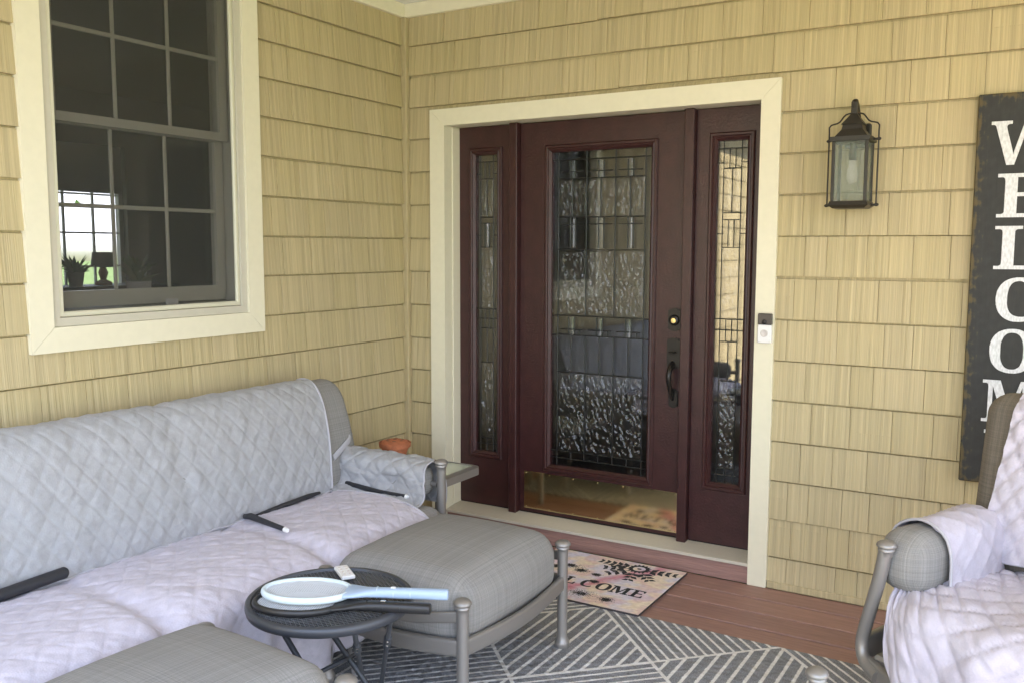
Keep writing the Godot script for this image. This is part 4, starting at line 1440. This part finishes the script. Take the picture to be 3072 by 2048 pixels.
func make_ottoman(label: String, at: Vector3, turn: float) -> Node3D:
	var o := thing("ottoman", label, "ottoman", at, turn, "patio ottomans")
	for x in [-0.285, 0.285]:
		for z in [-0.335, 0.335]:
			post(o, Vector3(x, 0, z), 0.415)
	for s in [-1.0, 1.0]:
		part(o, "end_rail", bow(Vector3(-0.285, 0.252, 0.335 * s), Vector3(0.285, 0.252, 0.335 * s), Vector3(0, -0.010, 0.030 * s), 0.024, 0.056), M.pewter)
		part(o, "end_rail", bow(Vector3(-0.285, 0.355, 0.335 * s), Vector3(0.285, 0.355, 0.335 * s), Vector3(0, -0.030, 0.040 * s), 0.014, 0.036), M.pewter)
		part(o, "side_rail", bow(Vector3(0.285 * s, 0.252, -0.335), Vector3(0.285 * s, 0.252, 0.335), Vector3(0.026 * s, -0.010, 0), 0.024, 0.056), M.pewter)
	part(o, "cushion", MB.new().cushion(Vector3(0.280, 0.120, 0.332), 0.088, Vector3(0.022, 0.030, 0.022), 9, Transform3D(Basis(), Vector3(0, 0.335, 0))).soft(), M.tweed)
	part(o, "deck_panel", MB.new().box(Vector3(-0.26, 0.200, -0.31), Vector3(0.26, 0.213, 0.31), 0.004).mesh(), M.pewter)
	return o

func copy_ottoman(src: Node3D, label: String, at: Vector3, turn: float) -> void:
	var c: Node3D = src.duplicate()
	c.name = numbered("ottoman")
	add_child(c)
	c.position = at
	c.rotation.y = turn
	c.set_meta("label", label)

func build_ottomans() -> void:
	var a := make_ottoman("grey tweed ottoman nearest the entry door, beside the doormat", Vector3(1.240, 0.007, 1.372), 0.0)
	copy_ottoman(a, "grey tweed ottoman farther from the entry door, beyond the round folding table", Vector3(1.255, 0.007, 2.605), -0.06)
	# low table before the armchair: only a post cap reaches into the picture
	var o := thing("capped_post_table", "low pewter glass-topped table with capped corner posts in front of the armchair", "table", Vector3(2.845, 0.007, 1.880))
	for x in [-0.265, 0.265]:
		for z in [-0.265, 0.265]:
			post(o, Vector3(x, 0, z), 0.415)
	for s in [-1.0, 1.0]:
		part(o, "rail", MB.new().bar(Vector3(-0.265, 0.32, 0.265 * s), Vector3(0.265, 0.32, 0.265 * s), 0.02, 0.035, Vector3.UP, 0.004).mesh(), M.pewter)
		part(o, "rail", MB.new().bar(Vector3(0.265 * s, 0.32, -0.265), Vector3(0.265 * s, 0.32, 0.265), 0.02, 0.034, Vector3.UP, 0.004).mesh(), M.pewter)
	part(o, "glass_top", MB.new().box(Vector3(-0.253, 0.325, -0.253), Vector3(0.253, 0.332, 0.253), 0.001).mesh(), M.table_glass)

# ---------- folding table and what lies on it ----------

func build_folding_table() -> void:
	var C := Vector3(1.232, 0, 1.985)
	var h := 0.462
	var R := 0.245
	var o := thing("folding_table", "small round black folding table with a mesh top between two ottomans", "table", C)
	var rim := MB.new()
	rim.lathe([Vector2(R - 0.016, h - 0.004), Vector2(R - 0.012, h + 0.004), Vector2(R - 0.002, h + 0.004), Vector2(R + 0.004, h - 0.001), Vector2(R + 0.005, h - 0.012), Vector2(R + 0.002, h - 0.024), Vector2(R - 0.006, h - 0.028), Vector2(R - 0.014, h - 0.024), Vector2(R - 0.016, h - 0.004)], 64)
	part(o, "rim", rim.mesh(), M.dark_metal)
	part(o, "glass_top", MB.new().lathe([Vector2(0, h - 0.009), Vector2(R - 0.015, h - 0.009), Vector2(R - 0.015, h - 0.004), Vector2(0, h - 0.004)], 48).mesh(), M.smoked)
	var wires := MB.new()
	for k in 40:
		var d := lerpf(-R + 0.02, R - 0.02, k / 39.0)
		var e := sqrt(maxf(0.0, (R - 0.016) * (R - 0.016) - d * d))
		for q in [[Vector3(d, h - 0.003, -e), Vector3(d, h - 0.003, e)], [Vector3(-e, h - 0.0026, d), Vector3(e, h - 0.0026, d)]]:
			wires.bar(q[0].rotated(Vector3.UP, 0.95), q[1].rotated(Vector3.UP, 0.95), 0.0011, 0.001)
	var wp := part(o, "wire_grid", wires.mesh(), M.table_wire)
	wp.set_meta("kind", "stuff")
	# crossed folding legs
	var legs := [[Vector3(-0.16, h - 0.03, 0.10), Vector3(0.22, 0.012, 0.10)], [Vector3(-0.18, h - 0.03, -0.06), Vector3(0.19, 0.012, -0.11)]]
	for l in legs:
		part(o, "leg", MB.new().tube([l[0], l[1]], 0.009, 10).mesh(), M.dark_metal)
	for l in [[Vector3(0.17, h - 0.03, 0.09), Vector3(-0.12, 0.012, -0.29)], [Vector3(0.215, h - 0.03, -0.02), Vector3(-0.06, 0.012, -0.30)]]:
		part(o, "leg", MB.new().tube([l[0], l[1]], 0.008, 10).mesh(), M.leg_metal)
		var m: Vector3 = l[0].lerp(l[1], 0.28)
		var d: Vector3 = (l[1] - l[0]).normalized()
		part(o, "hinge_sleeve", MB.new().tube([m - d * 0.035, m - d * 0.028, m + d * 0.028, m + d * 0.035], [0.009, 0.0125, 0.0125, 0.009], 12).mesh(), M.leg_metal)
		for s in [-0.014, 0.014]:
			var c: Vector3 = m + d * s + Vector3(0.008, 0, 0.010)
			part(o, "bolt", MB.new().tube([c, c + Vector3(0.003, 0, 0.004)], [0.005, 0.003], 8).mesh(), M.steel)
	part(o, "foot_bar", MB.new().tube([Vector3(-0.13, 0.012, -0.30), Vector3(-0.05, 0.012, -0.31)], 0.008, 10).mesh(), M.leg_metal)
	part(o, "cross_bar", MB.new().tube([Vector3(-0.02, 0.235, 0.13), Vector3(0.0, 0.235, -0.13)], 0.007, 8).mesh(), M.dark_metal)
	racket(Vector3(1.210, 0.4665, 2.098), Vector3(1.572, 0.4665, 1.938), Vector3.ZERO, 0.128, 0.083, M.racket_black, M.racket_black, "black electric fly swatter racket under the pale one on the round table")
	racket(Vector3(1.212, 0.490, 2.060), Vector3(1.588, 0.494, 1.872), Vector3.ZERO, 0.130, 0.082, M.racket_pale, M.racket_blue, "pale blue electric fly swatter racket lying on the black one")
	var r := thing("remote_control", "small white remote control on the round table's mesh top", "remote control", Vector3(1.153, h + 0.0045, 1.831), -0.6)
	part(r, "body", MB.new().box(Vector3(-0.053, 0, -0.022), Vector3(0.053, 0.013, 0.022), 0.003).mesh(), M.white_plastic)
	for i in 4:
		for j in 2:
			part(r, "button", MB.new().lathe([Vector2(0.0045, 0.0128), Vector2(0.004, 0.0142), Vector2(0, 0.0144)], 10, Transform3D(Basis(), Vector3(-0.034 + 0.022 * i, 0, -0.009 + 0.018 * j))).mesh(), M.shade_cloth)

func racket(head: Vector3, tip: Vector3, _o: Vector3, rl: float, rw: float, mh: Material, mg: Material, label: String) -> void:
	var o := thing("swatter_racket", label, "racket", head)
	o.basis = Basis(Vector3.UP, atan2(-(tip.z - head.z), tip.x - head.x))
	var L := Vector2(tip.x - head.x, tip.z - head.z).length()
	var rim := []
	for k in 49:
		var a := TAU * k / 48.0
		rim.append(Vector3(cos(a) * rl, 0.010, sin(a) * rw))
	part(o, "hoop", MB.new().tube(rim, 0.0115, 10, false, Vector2(0.75, 0.95)).mesh(), mh)
	var w := MB.new()
	for k in 38:
		var d := lerpf(-1, 1, (k + 0.5) / 38.0)
		var e := sqrt(1 - d * d)
		w.bar(Vector3(d * rl, 0.010, -e * rw), Vector3(d * rl, 0.010, e * rw), 0.0020, 0.0016)
	for k in 24:
		var d := lerpf(-1, 1, (k + 0.5) / 24.0)
		var e := sqrt(1 - d * d)
		w.bar(Vector3(-e * rl, 0.013, d * rw), Vector3(e * rl, 0.013, d * rw), 0.0016, 0.0016)
	var wp := part(o, "wires", w.mesh(), M.wire)
	wp.set_meta("kind", "stuff")
	# throat flows into the grip
	var P := PackedVector3Array()
	var secs := [[rl - 0.012, 0.052, 0.009], [rl + 0.02, 0.040, 0.010], [rl + 0.05, 0.026, 0.012], [rl + 0.09, 0.0185, 0.0145], [rl + 0.14, 0.017, 0.0155], [L - 0.012, 0.017, 0.0155], [L - 0.002, 0.0165, 0.015], [L, 0.013, 0.012], [L + 0.0005, 0.001, 0.001]]
	for s in secs:
		for q in 21:
			var an := TAU * q / 20.0
			P.append(Vector3(s[0], 0.012 + signf(sin(an)) * pow(absf(sin(an)), 0.8) * s[2], signf(cos(an)) * pow(absf(cos(an)), 0.8) * s[1]))
	part(o, "grip", MB.new().grid(P, 21, secs.size(), false, PackedVector2Array(), true).mesh(), mg)
	part(o, "switch", MB.new().box(Vector3(rl + 0.12, 0.0268, -0.005), Vector3(rl + 0.135, 0.0295, 0.005), 0.001).mesh(), M.white_plastic if mg != M.racket_black else M.steel)
	for k in 3:
		var x: float = rl + 0.08 + 0.05 * k
		part(o, "grip_line", MB.new().tube([Vector3(x - 0.0006, 0.012, 0), Vector3(x + 0.0006, 0.012, 0)], 0.0182 if k else 0.0198, 16, true, Vector2(1.0, 0.88)).mesh(), mh)

# ---------- armchair ----------

func build_chair() -> void:
	var o := thing("armchair", "patio armchair with brown-grey cushions under quilted lilac covers", "armchair", Vector3(3.096, 0.007, 0.83), deg_to_rad(-25.0))
	# pewter frame: posts lean out and bend into the bowed front rail
	for s in [-1.0, 1.0]:
		var top := Vector3(0.300 * s, 0.60, 0.395)
		part(o, "arm_post", MB.new().tube(Array(path([top, Vector3(0.315 * s, 0.50, 0.397), Vector3(0.350 * s, 0.36, 0.395), Vector3(0.372 * s, 0.27, 0.390), Vector3(0.352 * s, 0.215, 0.405), Vector3(0.28 * s, 0.195, 0.44)], 0.02)), 0.0205, 16).mesh(), M.pewter)
		part(o, "post_cap", MB.new().lathe(rev(cap_prof(0.615)), 28, Transform3D(Basis(), Vector3(0.300 * s, 0, 0.395))).mesh(), M.pewter)
		part(o, "side_rail", bow(Vector3(0.365 * s, 0.245, 0.39), Vector3(0.31 * s, 0.26, -0.30), Vector3(0.03 * s, 0, 0), 0.03, 0.08), M.pewter)
		part(o, "back_post", MB.new().tube([Vector3(0.30 * s, 0.22, -0.30), Vector3(0.30 * s, 0.62, -0.33)], 0.019, 12).mesh(), M.pewter)
		part(o, "arm_rail", MB.new().tube([Vector3(0.325 * s, 0.52, 0.37), Vector3(0.32 * s, 0.53, 0.0), Vector3(0.30 * s, 0.53, -0.31)], 0.014, 10).mesh(), M.pewter)
		part(o, "arm_cushion", MB.new().cushion(Vector3(0.086, 0.100, 0.218), 0.070, Vector3(0.003, 0.003, 0.02), 6, Transform3D(Basis(), Vector3(0.283 * s, 0.535, 0.140))).soft(), M.tweed)
	part(o, "front_rail", bow(Vector3(-0.34, 0.20, 0.40), Vector3(0.34, 0.20, 0.40), Vector3(0, -0.015, 0.10), 0.03, 0.062), M.pewter)
	part(o, "seat_pan", MB.new().box(Vector3(-0.33, 0.20, -0.30), Vector3(0.33, 0.24, 0.40), 0.01).mesh(), M.pewter)
	part(o, "pedestal", MB.new().lathe([Vector2(0, 0), Vector2(0.27, 0), Vector2(0.27, 0.012), Vector2(0.20, 0.03), Vector2(0.05, 0.05), Vector2(0.04, 0.20), Vector2(0, 0.20)], 32).mesh(), M.pewter)
	part(o, "seat_cushion", MB.new().cushion(Vector3(0.27, 0.095, 0.315), 0.06, Vector3(0.0, 0.018, 0.03), 8, Transform3D(Basis(), Vector3(0, 0.340, 0.110))).soft(), M.tweed)
	part(o, "back_cushion", MB.new().cushion(Vector3(0.335, 0.305, 0.080), 0.065, Vector3(0.0, 0.030, 0.02), 8, Transform3D(Basis(Vector3.RIGHT, -0.14), Vector3(0, 0.705, -0.210))).soft(), M.tweed_brown)
	# covers
	var c := thing("armchair_cover", "quilted lilac cover in panels over the armchair's back, seat and arms", "chair cover", Vector3(3.096, 0.43, 0.83), deg_to_rad(-25.0))
	var st := 0.0105
	var dy := -0.423   # cover node sits higher than the chair's
	# back panel
	var bp := path([Vector3(0, 0.520, -0.068), Vector3(0, 0.60, -0.085), Vector3(0, 0.72, -0.105), Vector3(0, 0.86, -0.130), Vector3(0, 0.945, -0.149), Vector3(0, 1.005, -0.185), Vector3(0, 1.030, -0.240), Vector3(0, 1.005, -0.310), Vector3(0, 0.90, -0.345)], st)
	var nb := bp.size()
	var nx := int(0.54 / st)
	var P := PackedVector3Array()
	for j in nx + 1:
		for i in nb:
			var s := float(i) / nb
			var x := maxf(-0.27 + j * st, -1.0)
			if x < 0.0:
				x *= lerpf(0.97, 0.80, smoothstep(0.0, 0.6, s))
			var e := pow(absf(x) / 0.315, 4)
			var q := bp[i]
			var crown := 0.030 * e * smoothstep(0.5, 0.75, s)
			var lower := 0.03 * sin(x * 7.0) * exp(-s * 8.0)
			P.append(Vector3(x * (1.0 - 0.03 * (1 - s)), q.y + dy - crown + lower, q.z - 0.016 * e + 0.010))
	part(c, "back_panel", quilted(P, nb, nx + 1, st, Vector2(0.100, 0.072), 0.012, 0.008, 35, true), M.quilt)
	for j in [0, nx]:
		var edge := []
		for i in range(0, nb, 3):
			edge.append(P[j * nb + i])
		part(c, "binding", hem(edge, 0.005), M.binding)
	var low := []
	for j in range(0, nx + 1, 3):
		low.append(P[j * nb])
	part(c, "binding", hem(low, 0.005), M.binding)
	# seat panel, hanging over the front
	var sp := path([Vector3(0, 0.448, -0.09), Vector3(0, 0.458, 0.05), Vector3(0, 0.462, 0.22), Vector3(0, 0.450, 0.36), Vector3(0, 0.425, 0.435), Vector3(0, 0.37, 0.478), Vector3(0, 0.29, 0.505), Vector3(0, 0.20, 0.522), Vector3(0, 0.10, 0.53)], st)
	var ns := sp.size()
	nx = int(0.66 / st)
	P = PackedVector3Array()
	for j in nx + 1:
		for i in ns:
			var x0 := -0.33 + j * st
			var f := float(i) / (ns - 1)
			var side := smoothstep(0.22, 0.33, absf(x0))
			var over := smoothstep(0.45, 0.75, f)
			# the sides stop short: the hem lifts toward the posts
			var reach := 1.0 - 0.30 * side - 0.22 * smoothstep(0.02, 0.30, -x0)
			var ff := f * reach * (ns - 1)
			var q := sp[int(ff)].lerp(sp[mini(int(ff) + 1, ns - 1)], ff - int(ff))
			var x := x0 * (1.0 + 0.04 * over)
			if f < 0.40:
				x = x0 * lerpf(0.70, 1.0, smoothstep(0.15, 0.40, f))
			var y := q.y - 0.012 * side * (1 - over)
			var z := q.z - 0.085 * over * pow(absf(x0) / 0.33, 2.2) + over * 0.012 * sin(x0 * 31.0)
			P.append(Vector3(x, y + dy + 0.008, z))
	part(c, "seat_panel", quilted(P, ns, nx + 1, st, Vector2(0.105, 0.105), 0.0115, 0.008, 45), M.quilt)
	low = []
	for j in range(0, nx + 1, 3):
		low.append(P[j * ns + ns - 1])
	part(c, "binding", hem(low, 0.005), M.binding)
	# arm panels
	for s in [-1.0, 1.0]:
		var ap := path([Vector3(-0.375, 0.47, 0), Vector3(-0.380, 0.54, 0), Vector3(-0.360, 0.612, 0), Vector3(-0.285, 0.650, 0), Vector3(-0.214, 0.628, 0), Vector3(-0.186, 0.575, 0), Vector3(-0.180, 0.50, 0), Vector3(-0.172, 0.462, 0)], st)
		var na := ap.size()
		var nz := int(0.335 / st)
		P = PackedVector3Array()
		for j in nz + 1:
			for i in na:
				var q := ap[i]
				var z := -0.085 + j * st
				var fr := smoothstep(0.20, 0.335, j * st)
				var ou := (Vector2(q.x, q.y) - Vector2(-0.283, 0.535)).normalized() * 0.011
				P.append(Vector3(q.x + ou.x + 0.004 * sin(z * 23.0), q.y + ou.y + dy - 0.004 * fr, z + 0.03 * (float(i) / na - 0.5)))
		if s > 0:
			for k in P.size():
				P[k].x = -P[k].x if P[k].x < 0 else P[k].x
		part(c, "arm_panel", quilted(P, na, nz + 1, st, Vector2(0.10, 0.10), 0.007, 0.006, 55, s > 0), M.quilt)
		var edge := []
		for i in range(0, na, 2):
			edge.append(P[nz * na + i])
		part(c, "binding", hem(edge, 0.005), M.binding)

func rev(a: Array) -> Array:
	a.reverse()
	return a

# ---------- on the entry wall ----------

func build_wall_things() -> void:
	# doorbell
	var d := thing("video_doorbell", "white and black video doorbell on the entry door casing", "doorbell", Vector3(1.983, 1.165, 0.0265))
	part(d, "body", MB.new().box(Vector3(-0.030, -0.065, 0), Vector3(0.030, 0.014, 0.022), 0.003).mesh(), M.white_plastic)
	part(d, "camera_panel", MB.new().box(Vector3(-0.030, 0.0145, 0), Vector3(0.030, 0.063, 0.022), 0.003).mesh(), M.bell_dark)
	var out := Basis(Vector3(1, 0, 0), Vector3(0, 0, 1), Vector3(0, -1, 0))
	part(d, "lens", MB.new().lathe([Vector2(0.011, 0.0), Vector2(0.011, 0.003), Vector2(0.008, 0.0045), Vector2(0, 0.005)], 18, Transform3D(out, Vector3(0.0, 0.027, 0.022))).mesh(), M.hardware)
	part(d, "button", MB.new().lathe([Vector2(0.0165, 0.0), Vector2(0.0165, 0.002), Vector2(0.0135, 0.003), Vector2(0.012, 0.0018), Vector2(0, 0.0022)], 24, Transform3D(out, Vector3(0.0, -0.022, 0.022))).mesh(), M.shade_cloth)
	build_lantern()
	# hanging sign
	var s := thing("welcome_sign", "tall black wooden sign with white letters spelling WELCOME down the wall", "sign", Vector3(2.928, 0.60, 0.016))
	var bd := MB.new().box(Vector3(-0.16, 0, 0), Vector3(0.16, 1.49, 0.028), 0.004)
	for k in bd.t.size():
		bd.t[k] = Vector2((bd.v[k].x + 0.16) / 0.32, 1.0 - bd.v[k].y / 1.49)
	part(s, "board", bd.mesh(), M.sign_board)
	var font := SystemFont.new()
	font.font_names = PackedStringArray(["Droid Serif"])
	font.font_weight = 700
	for k in 7:
		var tm := TextMesh.new()
		tm.text = "WELCOME"[k]
		tm.font = font
		tm.font_size = 96
		tm.pixel_size = 0.162 / (0.714 * 96)
		tm.depth = 0.0025
		tm.curve_step = 1.0
		var wide: float = [0.92, 1.18, 1.18, 1.02, 0.98, 0.92, 1.18][k]
		part(s, "letter", tm, M.letter_white, Transform3D(Basis.from_scale(Vector3(wide, 1, 1)), Vector3(0.0, 1.302 - 0.1955 * k, 0.0294)))

func build_lantern() -> void:
	var o := thing("wall_lantern", "black bronze wall lantern with seeded glass beside the entry door", "lantern", Vector3(2.335, 1.66, 0.014))
	var w := 0.062
	var zc := 0.105
	# wall plate, arm and hook
	part(o, "wall_plate", MB.new().box(Vector3(-0.050, 0.255, 0.0), Vector3(0.050, 0.352, 0.018), 0.006).mesh(), M.bronze)
	part(o, "arm", MB.new().tube(Array(path([Vector3(0, 0.325, 0.012), Vector3(0, 0.385, 0.04), Vector3(0, 0.425, zc - 0.02), Vector3(0, 0.428, zc), Vector3(0, 0.400, zc + 0.004)], 0.01)), 0.012, 10).mesh(), M.bronze)
	part(o, "hook", MB.new().box(Vector3(-0.012, 0.378, zc - 0.012), Vector3(0.012, 0.430, zc + 0.014), 0.004).mesh(), M.bronze)
	# stepped roof
	var roof := MB.new()
	for q in [[0.075, 0.270, 0.075, 0.288], [0.062, 0.288, 0.040, 0.318], [0.040, 0.318, 0.036, 0.338], [0.042, 0.338, 0.008, 0.385]]:
		frustum(roof, q[0], q[1], q[2], q[3], zc)
	part(o, "roof", roof.mesh(), M.bronze)
	part(o, "base", frustum(frustum(MB.new(), 0.060, 0.008, 0.076, 0.020, zc), 0.076, 0.020, 0.070, 0.036, zc).mesh(), M.bronze)
	for sx in [-1.0, 1.0]:
		for sz in [-1.0, 1.0]:
			part(o, "frame_post", MB.new().box(Vector3(w * sx - 0.006, 0.036, zc + w * sz - 0.006), Vector3(w * sx + 0.006, 0.270, zc + w * sz + 0.006), 0.002).mesh(), M.bronze)
	var e := w - 0.006
	for q in [[Vector3(-e, 0.037, zc + w - 0.001), Vector3(e, 0.269, zc + w + 0.001)], [Vector3(-e, 0.037, zc - w - 0.001), Vector3(e, 0.269, zc - w + 0.001)], [Vector3(-w - 0.001, 0.037, zc - e), Vector3(-w + 0.001, 0.269, zc + e)], [Vector3(w - 0.001, 0.037, zc - e), Vector3(w + 0.001, 0.269, zc + e)]]:
		part(o, "pane", MB.new().box(q[0], q[1]).mesh(), M.lantern_glass)
	# bulb in its holder
	part(o, "bulb_holder", MB.new().lathe([Vector2(0, 0.20), Vector2(0.014, 0.20), Vector2(0.014, 0.268), Vector2(0, 0.268)], 14, Transform3D(Basis(), Vector3(0, 0, zc))).mesh(), M.bronze)
	part(o, "bulb", MB.new().lathe([Vector2(0, 0.105), Vector2(0.012, 0.108), Vector2(0.021, 0.122), Vector2(0.023, 0.145), Vector2(0.018, 0.175), Vector2(0.012, 0.20)], 18, Transform3D(Basis(), Vector3(0, 0, zc))).mesh(), M.bulb_glass)
	# side wires with finials
	for sx in [-1.0, 1.0]:
		part(o, "wire", MB.new().tube(Array(path([Vector3(0.010 * sx, 0.384, zc), Vector3(0.035 * sx, 0.378, zc), Vector3(0.058 * sx, 0.350, zc), Vector3(0.092 * sx, 0.338, zc), Vector3(0.094 * sx, 0.30, zc), Vector3(0.094 * sx, 0.15, zc), Vector3(0.094 * sx, 0.016, zc)], 0.012)), 0.0032, 8).mesh(), M.bronze)
		for y in [0.022, 0.279]:
			part(o, "finial", MB.new().tube([Vector3(0.072 * sx, y, zc), Vector3(0.085 * sx, y, zc), Vector3(0.098 * sx, y, zc), Vector3(0.104 * sx, y, zc)], [0.006, 0.004, 0.007, 0.003], 8).mesh(), M.bronze)

func frustum(b: MB, r0: float, y0: float, r1: float, y1: float, zc: float) -> MB:
	var a := []
	var c := []
	for k in [[-1, -1], [1, -1], [1, 1], [-1, 1]]:
		a.append(Vector3(r0 * k[0], y0, zc + r0 * k[1]))
		c.append(Vector3(r1 * k[0], y1, zc + r1 * k[1]))
	for k in 4:
		var n := (k + 1) % 4
		b.quad(a[k], a[n], c[n], c[k], (a[k] + a[n]) * 0.5 - Vector3(0, (a[k] as Vector3).y, zc))
	b.quad(a[0], a[1], a[2], a[3], Vector3.DOWN)
	b.quad(c[0], c[1], c[2], c[3], Vector3.UP)
	return b
